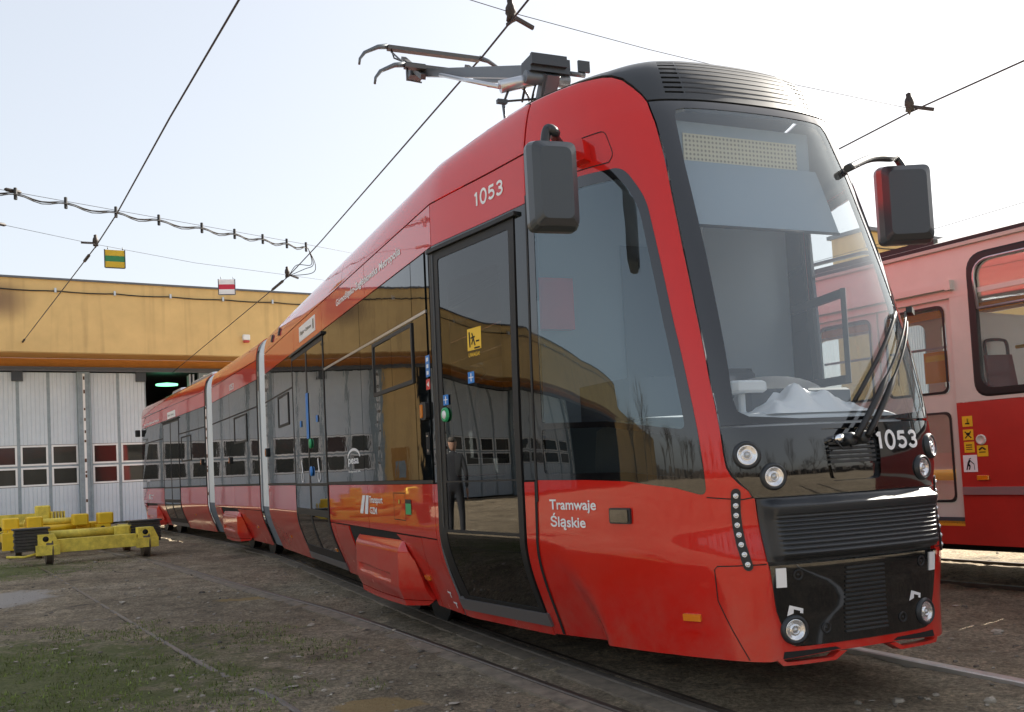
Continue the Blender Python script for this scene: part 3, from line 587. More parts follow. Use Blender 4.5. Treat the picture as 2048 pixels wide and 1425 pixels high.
def flag(p, cols, label, tilt):
    m = Matrix.Translation(p) @ Matrix.Rotation(R(tilt), 4, 'Z'); o = empty('section_sign', m, label, 'sign', 'small signs hung on the cross wire')
    for i, c in enumerate(cols): MB().box(-.17, .17, -.012, .012, -.12 - .11 * i, -.01 - .11 * i).obj('stripe', c, o)
    MB().box(-.185, -.17, -.02, .02, -.345, -.0).box(.17, .185, -.02, .02, -.345, -.0).box(-.17, .17, -.02, .02, -.355, -.342).obj('edge_frame', 'steel', o)
    MB().tube([(-.12, 0, 0), (-.12, 0, .05)], .008, 5).tube([(.14, 0, 0), (.14, 0, .05)], .008, 5).obj('hook', 'steel', o)
M['fl_y'] = mat('sign_yellow', (.62, .42, .02), .5); M['fl_g'] = mat('sign_green', (.03, .22, .08), .5); M['fl_r'] = mat('sign_red', (.5, .02, .05), .5); M['fl_w'] = mat('sign_white', (.75, .75, .76), .5)
flag((-7.32, 17.52, 5.66), ('fl_y', 'fl_g', 'fl_y'), 'small yellow sign with a green bar hanging on the cross wire', 28)
flag((-6.15, 20.6, 5.66), ('fl_w', 'fl_r', 'fl_w'), 'small white sign with a red bar hanging on the cross wire', 12)
# ================================================================== THE NEW TRAM
tram = empty('low_floor_tram', F1, 'new red articulated low floor tram with black windscreen mask and raised pantograph', 'tram')
U = lambda X: tx(-X)
UT = lambda X3: -(TT + 8.03 - X3)      # tail module: position X3 rearwards of its joint -> u on the mirrored nose
sym = lambda pts: pts + [(-a, b) for a, b in reversed(pts)]
mir = lambda poly: [(-a, b) for a, b in reversed(poly)]
# --- windscreen, mask
MK = [(.629, 3.03), (.618, 2.9), (.622, 2.7), (.636, 2.5), (.65, 2.2), (.657, 1.9), (.659, 1.57), (.651, 1.335)]
gl_half = [(.0, 2.985), (.44, 2.985), (.49, 2.972), (.508, 2.93), (.534, 2.65), (.55, 2.19), (.569, 1.69), (.577, 1.45), (.565, 1.395), (.52, 1.37), (.27, 1.352), (.0, 1.356)]
gl = sym(gl_half[1:-1])
scr = patch('windscreen', S1, sym(MK), 'gloss', tram, holes=[gl], off=.006, depth=.03)
patch('pane', S1, gl, 'clear', scr, off=.003, depth=0)
MK2 = [(.65, 1.322), (.646, 1.2), (.64, 1.15), (.622, 1.112), (.592, 1.078), (.565, 1.05), (.55, 1.03), (.536, 1.006)]
box_l = rp([(.168, 1.30), (.15, 1.06, .035), (-.15, 1.06, .035), (-.168, 1.30)])
hp_ = patch('headlight_panel', S1, sym(MK2), 'gloss', tram, holes=[box_l], off=.006, depth=.03)
patch('wiper_recess', S1, box_l, 'gloss', hp_, off=-.02, depth=0)
for k in range(5): patch('recess_slat', S1, rect(-.135, .135, 1.142 + k * .021, 1.153 + k * .021), 'grille', hp_, off=.0, depth=.018)
patch('recess_cover', S1, rect(-.16, .16, 1.255, 1.3), 'gloss', hp_, off=-.004, depth=.02); patch('recess_flap', S1, rp([(.13, 1.132), (.118, 1.07, .02), (-.118, 1.07, .02), (-.13, 1.132)]), 'gloss', hp_, off=-.006, depth=.02)
# --- roof cap with slits
cap = [(1.93, 3.215), (1.5, 3.213), (1.15, 3.205), (.95, 3.2), (.86, 3.19), (.77, 3.165), (.7, 3.12), (.655, 3.08), (.632, 3.043)]
capo = [(1.93, 3.395)] + cap; capo = capo + [(-a, b) for a, b in reversed(capo)]
slits = []
for k in range(8):
    z = 3.075 + k * .0225
    for s in (1, -1): slits.append(rect(s * .52 - .11 * (1) if s > 0 else -.52, .52 if s > 0 else -.41, z, z + .009))
rc = patch('roof_cap', S1, capo, 'cap', tram, holes=slits, off=.006, depth=.03)
patch('slit_backing', S1, rect(-.6, .6, 3.05, 3.28), 'black', rc, off=-.03, depth=0)
for k in range(8):
    z = 3.079 + k * .0225; patch('roof_rib', S1, rect(-.4, .4, z, z + .006), 'rubber', rc, off=.0075, depth=.006)
# --- red nose body
def bottom(u): return float(np.interp(abs(u), [0, .22, .45, .53, .76, 1.38, 2.03], [.305, .3, .288, .277, .285, .275, .24]))
side_edge = [(.64, 3.04), (.664, 3.078), (.709, 3.115), (.778, 3.157), (.864, 3.182), (.95, 3.192), (1.15, 3.197), (1.5, 3.205), (1.948, 3.207), (1.955, 2.5), (1.962, 1.2), (1.975, .8), (2.03, .24), (1.7, .258), (1.38, .275), (1.0, .285), (.76, .285), (.53, .277), (.45, .286), (.22, .3)]
inner = [(0, .335), (.33, .335), (.4, .337), (.425, .35), (.446, .39), (.5, .708), (.53, 1.0), (.545, 1.012), (.556, 1.036), (.598, 1.071), (.63, 1.106), (.649, 1.147), (.655, 1.2), (.658, 1.322), (.667, 1.57), (.665, 1.9), (.658, 2.2), (.644, 2.5), (.63, 2.7), (.626, 2.9), (.637, 3.028)]
outer = inner + side_edge + [(-a, b) for a, b in reversed(side_edge)] + [(-a, b) for a, b in reversed(inner[1:])]
cw_o = rp([(1.952, 2.708), (1.3, 2.708), (.9, 2.69, .14), (.797, 2.5, .3), (.788, 1.83), (.745, 1.02, .03), (.9, 1.062), (1.2, 1.1), (1.5, 1.112), (1.95, 1.118)])
patch('cab_body', S1, outer, 'red', tram, holes=[cw_o, mir(cw_o)], off=0, depth=.02)
for s in (1, -1):
    f = (lambda p: p) if s > 0 else mir
    up = rp([(1.88, 2.64, .05), (1.3, 2.645), (.93, 2.63, .12), (.855, 2.45, .25), (.845, 1.83), (.82, 1.33, .03), (1.3, 1.402), (1.88, 1.428, .03)])
    lo = rp([(1.88, 1.395, .02), (1.3, 1.372), (.815, 1.295, .02), (.8, 1.105, .04), (1.2, 1.145), (1.88, 1.15, .03)])
    sw = patch('cab_side_window', S1, f(cw_o), 'gloss', tram, holes=[f(up), f(lo)], off=.002, depth=.02)
    patch('pane', S1, f(up), 'cside' if s > 0 else 'clear', sw, off=.0, depth=0); patch('pane', S1, f(lo), 'tint', sw, off=.0, depth=0)
# panel seams drawn as thin recessed gaps on the nose
def seam(S, pts, wdt, parent, m='black', off=.0015, mw=None, name='panel_gap'):
    a = [Vector((p[0], p[1])) for p in pts]; L = []; Rr = []
    for i, p in enumerate(a):
        t = (a[min(i + 1, len(a) - 1)] - a[max(i - 1, 0)]).normalized(); n = Vector((-t.y, t.x)) * wdt / 2; L.append(tuple(p + n)); Rr.append(tuple(p - n))
    if len(a) > 3 and (a[0] - a[-1]).length < 1e-6:
        n0 = len(a) - 1; t = [((a[(i + 1) % n0] - a[i - 1 if i else n0 - 1]).normalized()) for i in range(n0)]; o_ = [tuple(a[i] + Vector((-t[i].y, t[i].x)) * wdt / 2) for i in range(n0)]; i_ = [tuple(a[i] - Vector((-t[i].y, t[i].x)) * wdt / 2) for i in range(n0)]
        return patch(name, S, o_, m, parent, holes=[i_], off=off, depth=0, mw=mw)
    return patch(name, S, L + Rr[::-1], m, parent, off=off, depth=0, mw=mw)
for s in (1, -1):
    g = lambda pts: [(s * a, b) for a, b in pts]
    seam(S1, g([(.733, .55), (.74, .69), (.725, .705), (.507, .71)]), .005, tram); seam(S1, g([(.733, .55), (.68, .42), (.62, .285)]), .005, tram)
    seam(S1, g([(.533, 1.008), (.585, 1.0), (.745, 1.015)]), .005, tram)
    hatch = rp([(1.4, 2.91), (.985, 2.915, .05), (.955, 2.77, .05), (1.005, 2.733, .03), (1.33, 2.74)]); seam(S1, g(hatch + hatch[:1]), .006, tram, name='mirror_hatch_gap')
for s in (1, -1): patch('cab_joint_seal', S1, rect(*sorted((s * 1.951, s * 1.967)), 1.0, 2.72), 'rubber', tram, off=.006, depth=.006)
for s in (1, -1): seam(S1, [(s * 1.9665, 1.11), (s * 1.978, .81), (s * 2.035, .245)], .024, tram, 'black', .004, name='joint_seal')
# --- side modules -------------------------------------------------------------------
ZB, ZT = 1.115, 2.678
def band(S, u0, u1, splits_low, splits_up, splits_roof, mw=None, skip_low=()):
    """red skirt panels, red band above windows, red roof panel; u ranges are ascending"""
    def segs(sp):
        e = [u0] + sorted(x for x in sp if u0 < x < u1) + [u1]; return list(zip(e[:-1], e[1:]))
    g = .004
    for a, b in segs(splits_up): patch('letterboard_panel', S, rect(a + g, b - g, ZT + .002, 2.955), 'red', tram, mw=mw)
    for a, b in segs(splits_roof): patch('roof_panel', S, rect(a + g, b - g, 2.966, 3.38), 'red', tram, mw=mw)
def panes(S, ul, zs=(1.14, 2.262, 2.288, 2.668), mw=None, bright=False, frame_=True):
    g = .006
    for a, b in zip(ul[:-1], ul[1:]):
        patch('window_pane', S, rect(a + g, b - g, zs[0], zs[1], .01), 'pane', tram, off=.002, depth=.012, mw=mw)
        patch('window_pane', S, rect(a + g, b - g, zs[2], zs[3], .01), 'pane', tram, off=.002, depth=.012, mw=mw)
    patch('window_rail', S, rect(ul[0], ul[-1], zs[1] + .003, zs[2] - .003), 'alu' if bright else 'rubber', tram, off=.005, depth=.01, mw=mw)
    patch('window_rail', S, rect(ul[0], ul[-1], ZB - .002, zs[0] - .003), 'rubber', tram, off=.004, depth=.01, mw=mw)
def backing(S, u0, u1, z0=.24, z1=2.97, mw=None): patch('body_frame', S, rect(u0, u1, z0, z1), 'black', tram, off=-.012, depth=0, mw=mw)
def vent_window(S, a, b, z0, z1, mw=None, mid=None):
    o = patch('vent_window', S, rect(a, b, z0, z1, .01), 'rubber', tram, holes=[rect(a + .03, b - .03, z0 + .03, z1 - .03, .01)], off=.012, depth=.02, mw=mw)
    m_ = mid if mid else (a + b) / 2
    patch('pane', S, rect(a + .04, m_ - .012, z0 + .03, z1 - .03), 'pane', o, off=.009, depth=.01, mw=mw); patch('pane', S, rect(m_ + .012, b - .07, z0 + .03, z1 - .03), 'pane', o, off=.004, depth=.01, mw=mw)
    patch('gap_shade', S, rect(b - .075, b - .03, z0 + .03, z1 - .03), 'black', o, off=.0035, depth=0, mw=mw)
def double_door(S, a, b, mw=None, right=None):
    """a..b in u (a = towards the right in the picture)"""
    d = patch('door', S, [(a, .33), (b + .13, .33), (b, .81), (b - .02, 2.63), (a, 2.63)][0:0] or rp([(a - .02, .3), (b + .02, .3), (b, .81), (b - .0, 2.625), (a, 2.625), (a, .81)]), 'rubber', tram, holes=[q for k in (0, 1) for q in (rect(a + .035 + k * (b - a) / 2, a + (k + 1) * (b - a) / 2 - .025, 1.13, 2.58, .02), rect(a + .035 + k * (b - a) / 2, a + (k + 1) * (b - a) / 2 - .025, .85, 1.1, .01), rect(a + .05 + k * (b - a) / 2, a + (k + 1) * (b - a) / 2 - .04, .42, .78, .02))], off=.008, depth=.02, mw=mw)
    for k in (0, 1):
        x0 = a + .035 + k * (b - a) / 2; x1 = a + (k + 1) * (b - a) / 2 - .025
        patch('pane', S, rect(x0, x1, 1.13, 2.58), 'pane', d, off=.004, depth=0, mw=mw); patch('pane', S, rect(x0, x1, .85, 1.1), 'pane', d, off=.004, depth=0, mw=mw); patch('pane', S, rect(x0 + .015, x1 - .015, .42, .78), 'pane', d, off=.004, depth=0, mw=mw)
    patch('sill', S, rect(a - .04, b + .04, .25, .325), 'sill', d, off=.014, depth=.03, mw=mw)
    patch('canopy', S, rect(a - .06, b + .02, 2.63, 2.655), 'rubber', d, off=.03, depth=.05, mw=mw)
    return d
# bogie covers -----------------------------------------------------------------------
class Cover:
    zl = [.2 + .012 * k for k in range(44)]
    def __init__(s, sh, sgn=1): s.sh = sh; s.sgn = sgn; s.ul = [2.58 + sh + .05 * k for k in range(16)] + [3.405 + sh, 3.42 + sh, 3.435 + sh] + [3.5 + sh + .05 * k for k in range(32)]
    def P(s, u, z):
        u = np.asarray(u, float); z = np.asarray(z, float); v = u - s.sh
        y = 1.235 - .21 * np.clip((3.42 - v) / .42, 0, 1) - .16 * sm(4.75, 5.1, v)
        zc = .40 + .02 * (v - 4); groove = -.022 * sm(3.66, 3.7, v) * sm(4.66, 4.62, v) * sm(zc - .035, zc - .022, z) * sm(zc + .035, zc + .022, z)
        y = y + groove - .05 * sm(.36, .2, z) - .05 * sm(.6, .72, z)
        return np.stack([u, y, z], -1)
def bogie(S, sh, Uf, mw=None, lo0=None, lo1=None):
    """dark opening plus bulging cover; sh shifts along X from the front module's place"""
    C = Cover(sh)
    pts = [(4.98, .62), (4.93, .66), (4.86, .675), (3.47, .692), (3.40, .684), (3.337, .63), (3.255, .54), (3.193, .412), (3.152, .306), (3.132, .262), (3.42, .254), (3.8, .245), (4.2, .238), (4.68, .245), (5.02, .262), (5.1, .31), (5.07, .48)]
    c = patch('bogie_cover', C, [(a + sh, b) for a, b in pts], 'red', tram, off=0, depth=.05, mw=mw)
    patch('lower_lip', C, [(a + sh, b) for a, b in [(5.05, .255), (4.68, .238), (4.2, .231), (3.8, .238), (3.42, .247), (3.14, .255), (3.2, .222), (3.45, .205), (3.9, .19), (4.3, .185), (4.75, .195), (5.0, .22)]], 'red', c, off=0, depth=.05, mw=mw)
def skirt(S, Uf, x0, x1, sh=None, mw=None, gaps=()):
    """lower red panels from X=x0..x1 with an opening for a bogie when sh is given"""
    e = [x0] + [g for g in gaps if x0 < g < x1] + [x1]
    if sh is None:
        for a, b in zip(e[:-1], e[1:]): patch('skirt_panel', S, rect(*sorted((Uf(a) + .004 * (1 if Uf(b) > Uf(a) else -1), Uf(b) - .004 * (1 if Uf(b) > Uf(a) else -1))), .225, ZB - .006), 'red', tram, mw=mw)
        return
    a, b = sh + 2.93, sh + 5.80
    for p, q in zip(e[:-1], e[1:]):
        poly = [(p + .004, ZB - .006), (p + .004, .745), (q - .004, .745), (q - .004, ZB - .006)]
        patch('skirt_panel', S, [(Uf(x), z) for x, z in poly], 'red', tram, mw=mw)
    if a > x0 + .05: patch('skirt_panel', S, [(Uf(x), z) for x, z in ((x0 + .004, .735), (x0 + .004, .225), (a + .102, .225), (a - .006, .735))], 'red', tram, mw=mw)
    patch('wheel_flap', S, [(Uf(x), z) for x, z in ((a + .002, .732), (a + .11, .225), (a + .2, .225), (a + .26, .42), (a + .33, .56), (a + .44, .66), (a + .64, .732))], 'red', tram, mw=mw)
    patch('wheel_flap', S, [(Uf(x), z) for x, z in ((b, .732), (b - .60, .732), (b - .63, .6), (b - .63, .225), (b + .1, .225))], 'red', tram, mw=mw)
    if b < x1 - .05: patch('skirt_panel', S, [(Uf(x), z) for x, z in ((b + .01, .735), (b + .11, .225), (x1 - .004, .225), (x1 - .004, .735))], 'red', tram, mw=mw)
    patch('bogie_void', S, [(Uf(x), z) for x, z in ((a + .05, .74), (a + .05, .23), (b - .05, .23), (b - .05, .74))], 'black', tram, off=-.10, depth=0, mw=mw)
# front module
SPL = [U(2.42), U(4.24), U(6.05), U(7.7)]; RE = U(10.1)
backing(S1, 1.967, 2.135); backing(S1, 3.0, RE)
band(S1, 1.966, RE, [], SPL, [U(5.1), U(8.2)])
patch('skirt_panel', S1, [(1.967, ZB - .006), (1.98, .8), (2.035, .24), (2.135, .235), (2.085, .8), (2.085, ZB - .006)], 'red', tram)
patch('skirt_panel', S1, [(3.145, ZB - .006), (3.145, .8), (3.22, .225), (U(2.574) - .004, .225), (U(2.574) - .004, ZB - .006)], 'red', tram)
skirt(S1, U, 2.574, 5.985, 0, gaps=(4.385,))
skirt(S1, U, 7.86, 10.1)
bogie(S1, 0, U)
for X in (2.42, 4.24, 6.05): pass
patch('corner_pane', S1, rect(1.966, 2.08, 1.12, 2.675), 'pane', tram, off=.002); patch('header_pane', S1, rect(2.08, U(2.42), 2.632, 2.676), 'pane', tram, off=.001)
patch('slim_pane', S1, rect(3.14, 3.185, 1.12, 2.675), 'pane', tram, off=.002)
panes(S1, [U(2.58), U(2.9), U(4.46), U(5.99)], bright=True); panes(S1, [U(7.86), U(9.3), U(10.1)])
patch('header_pane', S1, rect(U(6.0), U(7.85), 2.632, 2.672), 'pane', tram, off=.0)
vent_window(S1, U(2.9), U(4.02), 1.82, 2.25); vent_window(S1, U(8.15), U(8.95), 1.85, 2.25)
double_door(S1, U(6.0), U(7.85))
# front door: see-through
d1 = patch('front_door', S1, rp([(2.135, .36), (3.06, .36), (3.13, .81), (3.1, 2.625), (2.09, 2.625), (2.1, .81)]), 'rubber', tram, holes=[rect(2.15, 2.975, 1.128, 2.572, .02), rect(2.15, 2.985, .818, 1.118, .01), rp([(2.18, .385), (2.98, .385), (3.01, .80), (2.15, .80)])], off=.008, depth=.025)
patch('pane', S1, rect(2.15, 2.975, 1.128, 2.572), 'tint', d1, off=.004, depth=0); patch('pane', S1, rect(2.15, 2.985, .818, 1.118), 'tint', d1, off=.004, depth=0); patch('pane', S1, rp([(2.18, .385), (2.98, .385), (3.01, .80), (2.15, .80)]), 'tint', d1, off=.004, depth=0)
for a_, h_ in ((rect(2.15, 2.975, 1.128, 2.572), rect(2.26, 2.86, 1.128 + .02, 2.40, .05)), (rp([(2.18, .385), (2.98, .385), (3.01, .80), (2.15, .80)]), rp([(2.28, .45, .03), (2.84, .45, .03), (2.9, .765, .03), (2.24, .765, .03)]))): patch('glass_border', S1, a_, 'pane', d1, holes=[h_], off=.0035, depth=0)
patch('sill', S1, rect(2.11, 3.16, .285, .358), 'sill', d1, off=.016, depth=.04); patch('canopy', S1, rect(2.05, 3.09, 2.628, 2.652), 'rubber', d1, off=.03, depth=.05)
patch('skirt_panel', S1, rect(2.14, 3.2, .225, .28), 'red', tram)
for z0, z1 in ((1.13, 2.57),): seam(S1, [(3.04, .83), (3.04, 2.62)], .02, d1, 'cap', .012, name='door_edge_strip')
# far side, simple
for S_, a, b in ((S1, -RE, -1.966),):
    for z0, z1, m_ in ((.225, 1.11, 'red'), (1.115, 2.675, 'pane'), (2.68, 2.96, 'red'), (2.966, 3.38, 'red')): patch('far_side_panel', S_, rect(a, b, z0, z1), m_, tram)
def roofplate(X0, X1, z, mw, y=1.0): MB().box(X0, X1, -y, y, z - .03, z).obj('roof', 'cap', tram, mw)
roofplate(2.5, 10.1, 3.33, F1, .8); roofplate(.4, 4.95, 3.33, F2, .8); roofplate(.4, 8.4, 3.33, F3, .8)
MB().add([tuple(S1.P(t, 3.393)) for t in np.linspace(-3.1, 3.1, 60)], [tuple(range(60))]).obj('roof', 'cap', tram)
MB().add([(1.45, -.8, .365), (1.45, .885, .365), (2.62, 1.03, .365), (2.62, -.95, .365)], [(0, 1, 2, 3)]).box(2.6, 10.1, -.98, .98, .33, .36).obj('floor', 'dark_int', tram, F1)
MB().box(1.3, 10.0, -.6, .6, .2, .32).obj('underframe', 'black', tram, F1); MB().box(.4, 4.6, -.85, .85, .2, .32).obj('underframe', 'black', tram, F2); MB().box(.4, 9.8, -.85, .85, .2, .32).obj('underframe', 'black', tram, F3)
# middle module (X measured from first joint)
UF = lambda X: X
backing(SF, .42, 4.6, mw=F2); backing(SF, -4.6 + .0, -.42, mw=F2) if False else None
band(SF, .42, 4.6, [], [2.35], [], mw=F2, skip_low=((.42, 4.6),)) if False else None
for a, b in ((.42, 2.45), (2.45, 4.6)): patch('letterboard_panel', SF, rect(a + .004, b - .004, ZT + .002, 2.955), 'red', tram, mw=F2)
patch('roof_panel', SF, rect(.424, 4.596, 2.966, 3.38), 'red', tram, mw=F2)
skirt(SF, UF, .42, 4.6, -1.25, mw=F2, gaps=(2.5,)); bogie(SF, -1.25, UF, mw=F2)
panes(SF, [.44, 1.2, 2.75, 4.58], mw=F2); vent_window(SF, 1.22, 2.3, 1.8, 2.24, mw=F2)
for z0, z1, m_ in ((.225, 1.11, 'red'), (1.115, 2.675, 'pane'), (2.68, 3.38, 'red')):
    me = MB(); 
    for za, zb in ((z0, z1),):
        ins = [(float(INS(z)), z) for z in np.linspace(za, zb, 8)]; V = [(x, -(1.2 - i), z) for x in (.42, 4.6) for i, z in ins]; me.add(V, [(k, k + 1, k + 9, k + 8) for k in range(7)])
    me.obj('far_side_panel', m_, tram, F2)
# tail module (mirrored nose, near side is negative u)
backing(S1, UT(.42), -1.4, mw=F3R)
for a, b in ((.42, 3.0), (3.0, 4.95), (4.95, 6.9), (6.9, 8.3)):
    patch('letterboard_panel', S1, rect(UT(a) + .004, UT(b) - .004, ZT + .002, 2.955), 'red', tram, mw=F3R)
patch('roof_panel', S1, rect(UT(.42), UT(8.4), 2.966, 3.38), 'red', tram, mw=F3R)
patch('tail_body', S1, [(UT(8.31), 2.955), (UT(8.31), 2.685), (-1.4, 2.685), (-1.4, 1.11), (UT(8.31), 1.11), (UT(8.31), .24), (-.3, .28), (.9, .28), (.9, 3.2), (-.7, 3.2), (-.7, 2.98), (UT(8.39), 2.98)], 'red', tram, mw=F3R)
patch('cab_side_window', S1, rect(UT(8.31), -1.41, 1.12, 2.68), 'pane', tram, off=.002, mw=F3R)
skirt(S1, UT, 4.95, 8.3, 2.45, mw=F3R, gaps=(6.9,)); bogie(S1, 2.45, None, mw=F3)
skirt(S1, UT, .42, 3.0, mw=F3R)
def rev(a, b): return sorted((UT(a), UT(b)))
panes(S1, [UT(.44), UT(1.0), UT(2.98)], mw=F3R); panes(S1, [UT(4.97), UT(6.6), UT(8.3)], mw=F3R)
vent_window(S1, UT(1.75), UT(2.75), 1.66, 2.2, mw=F3R) ; double_door(S1, UT(3.02), UT(4.93), mw=F3R)
patch('header_pane', S1, rect(UT(3.0), UT(4.95), 2.632, 2.672), 'pane', tram, off=.0, mw=F3R)
for X0, X1 in ((1.3, 3.4), (4.6, 5.7)): MB().cham(X0, X1, -.3, .82, 3.33, 3.46, .04).obj('roof_equipment_box', 'alu', tram, F3)
# bellows
def bellow(Fa, Xa, Fb, Xb):
    prof = [(1.17 - float(INS(z)), float(z)) for z in list(np.linspace(.24, .81, 5)) + list(np.linspace(.9, 2.9, 6)) + [3.0, 3.06, 3.12, 3.18, 3.22, 3.25, 3.27]]
    ring = prof + [(-y, z) for y, z in reversed(prof)]; n = len(ring); V = []; N = 14
    for k in range(N + 1):
        t = k / N; d = .035 * (k % 2)
        for y, z in ring:
            sc = 1 - d; a = Fa @ Vector((Xa, y * sc, z - d * .4)); b = Fb @ Vector((Xb, y * sc, z - d * .4)); V.append(F1.inverted() @ a.lerp(b, t))
    kk = 4
    lo = MB(); lo2 = MB(); up = MB()
    F_lo, F_l2, F_up = [], [], []
    for k in range(N):
        for i in range(n - 1):
            q = (k * n + i, k * n + i + 1, (k + 1) * n + i + 1, (k + 1) * n + i)
            (F_lo if i < kk else F_l2 if i >= n - 1 - kk else F_up).append(q)
    lo.add(V, F_lo); up.add(V, F_up); o = up.obj('bellows', 'bellow', tram); lo.obj('lower_fold', 'bellow2', o); lo2.add(V, F_l2).obj('lower_fold', 'bellow2', o)
bellow(F1, 10.1, F2, .40); bellow(F2, 4.6, F3, .40)
for f, X in ((F2, .41), (F3, .41)): 
    ins = [(1.195 - float(INS(z)), z) for z in np.linspace(.23, 3.3, 24)]; V = [(x, y, z) for x in (X - .05, X + .012) for y, z in ins]; MB().add(V, [(k, k + 1, k + 25, k + 24) for k in range(23)]).obj('joint_edge', 'rubber', tram, f)
# wheels under the tram
for f, Xs in ((F1, (3.85, 4.6)), (F2, (1.7, 3.4)), (F3, (5.6, 7.3))):
    for X in Xs:
        for y in (-.7, .7): MB().lathe([(0, -.06), (.3, -.06), (.3, .05), (.33, .06), (.33, .08), (0, .08)], Matrix.Translation((X, y, .31)) @ Matrix.Rotation(R(-90 if y > 0 else 90), 4, 'X'), 24, False).obj('wheel', 'steel', tram, f)
# --- nose fittings ------------------------------------------------------------------
def gr_off(u, z):
    e = sm(.0, .06, .52 - np.abs(u) + (z - 1) * .09) * sm(.715, .745, z) * sm(1.0, .965, z)
    rib = np.where((z < .925) & (z > .738), np.maximum(np.cos((z - .738) / .187 * 9 * 2 * np.pi), -.3) * -.0065, 0.) * sm(.0, .03, .475 - np.abs(u) + (z - 1) * .09)
    return .012 + .045 * e + .012 * e * sm(.9, .96, z) + rib
patch('bumper_grille', S1, sym([(.527, 1.0), (.505, .72), (.25, .712)]), 'grille', tram, off=gr_off, depth=.04, zl=[.715 + .0035 * k for k in range(82)], ul=[k * .05 for k in range(-8, 9)] + [s * (.4 + k * .012) for k in range(11) for s in (1, -1)])
cc = patch('coupler_cover', S1, sym([(.497, .702), (.476, .5), (.448, .4), (.43, .36), (.4, .342), (.33, .338)]), 'gloss', tram, off=.006, depth=.03)
for k in range(15): patch('vent_slat', S1, rect(-.128 + k * .0012, .128 - k * .0012, .375 + k * .0205, .383 + k * .0205), 'cap', cc, off=.014, depth=.01)
for s in (1, -1):
    patch('reflector', S1, rect(*sorted((s * .425, s * .472)), .605, .69), 'white', cc, off=.012, depth=.006)
    # jacking mark: bar, two feet and a wedge
    c0 = s * .385 if s > 0 else -.325
    mk = [(c0 + .03, .523), (c0 - .038, .503), (c0 - .036, .481), (c0 - .020, .485), (c0 - .022, .494), (c0 + .010, .503), (c0 + .012, .485), (c0 + .044, .475)]
    patch('jacking_mark', S1, mk, 'white', cc, off=.0075, depth=0)
    for u_, z_ in ((s * .365, .655), (s * .232, .405)):
        m_ = nframe(S1, u_, z_, .006); MB().lathe([(.026, 0), (.026, .004), (.018, .004), (.016, -.004), (.008, -.004), (.006, .002), (0, .002)], m_, 16).obj('plug', 'rubber', cc)
def lamp(u, z, r, parent, off=.006, tilt=0):
    m_ = nframe(S1, u, z, off); h = MB().lathe([(r * 1.46, -.004), (r * 1.4, .008), (r * 1.24, .016), (r * 1.1, .016), (r * 1.04, .01), (r * 1.02, .001)], m_, 32).obj('headlight', 'cap', parent)
    MB().lathe([(r * 1.03, .011), (r * .95, .013), (r * .86, .009), (r * .62, .004), (r * .5, .002), (r * .47, .01), (r * .38, .011), (r * .34, .003), (0, .002)], m_, 32).obj('reflector_bowl', 'bowl', h)
    MB().lathe([(r * .24, .002), (r * .22, .01), (r * .12, .014), (0, .015)], m_, 16).obj('bulb', 'alu', h)
    MB().lathe([(r * .99, .013), (r * .7, .018), (r * .4, .021), (0, .022)], m_, 32).obj('lens', 'lens', h)
for s in (1, -1):
    lamp(s * .552, 1.197, .044, tram); lamp(s * .442, 1.096, .043, tram); lamp(s * .397, .412, .046, tram, .004)
    pts = [(.612, 1.03), (.615, .95), (.612, .88), (.606, .8), (.594, .73), (.588, .705)]
    a = [Vector(p) for p in pts]; Lp, Rp_ = [], []
    for i, p in enumerate(a):
        t = (a[min(i + 1, 5)] - a[max(i - 1, 0)]).normalized(); n = Vector((-t.y, t.x)) * .021; Lp.append(tuple(p + n)); Rp_.append(tuple(p - n))
    cap0 = [(a[0].x + .021 * math.cos(q), a[0].y + .021 * math.sin(q)) for q in np.linspace(.3, math.pi - .3, 6)]; cap1 = [(a[-1].x + .021 * math.cos(q), a[-1].y + .021 * math.sin(q)) for q in np.linspace(math.pi + .5, 2 * math.pi - .2, 6)]
    poly = Lp[::1] if False else [(p[0], p[1]) for p in Lp] + cap1[::1 if False else -1][0:0] + cap1 + Rp_[::-1] + cap0
    if Lp[0][0] < Rp_[0][0]: poly = Lp + cap1 + Rp_[::-1] + cap0
    else: poly = Lp + cap1[::-1] + Rp_[::-1] + cap0[::-1]
    sp_ = patch('light_strip', S1, [(s * p, q) for p, q in poly], 'rubber', tram, off=.008, depth=.012)
    for k in range(8):
        t = k / 7; z_ = 1.018 - t * .305; u_ = float(np.interp(-z_, [-1.03, -.95, -.88, -.8, -.73, -.705], [.612, .615, .612, .606, .594, .588])); m_ = nframe(S1, s * u_, z_, .008)
        MB().lathe([(.0125, 0), (.012, .002), (.0095, .003), (.0085, .001)], m_, 14).lathe([(.0085, .001), (.007, .004), (.0035, .0065), (0, .007)], m_, 14).obj('led_lens', 'led', sp_)
    patch('side_marker', S1, rect(*sorted((s * .912, s * .822)), .452, .484, .004), 'amber', tram, off=.012, depth=.012)
    # front foot with slot
    patch('step_slot', S1, rp([(s * .47, .287), (s * .16, .306), (s * .19, .318), (s * .46, .318)]), 'black', tram, off=.002, depth=0)
    lipp = [(.5, .286), (.475, .258), (.2, .26), (.13, .295), (.17, .298), (.215, .275), (.455, .272), (.475, .288)]; patch('step_lip', S1, [(s * a, b) for a, b in lipp], 'red', tram, off=.006, depth=.05)
hd = patch('door_handle_cover', S1, rect(1.178, 1.33, .893, .97, .012), 'grille', tram, off=.012, depth=.02); patch('handle_plate', S1, rect(1.19, 1.318, .9, .963, .01), 'gloss', hd, off=.018, depth=.006)
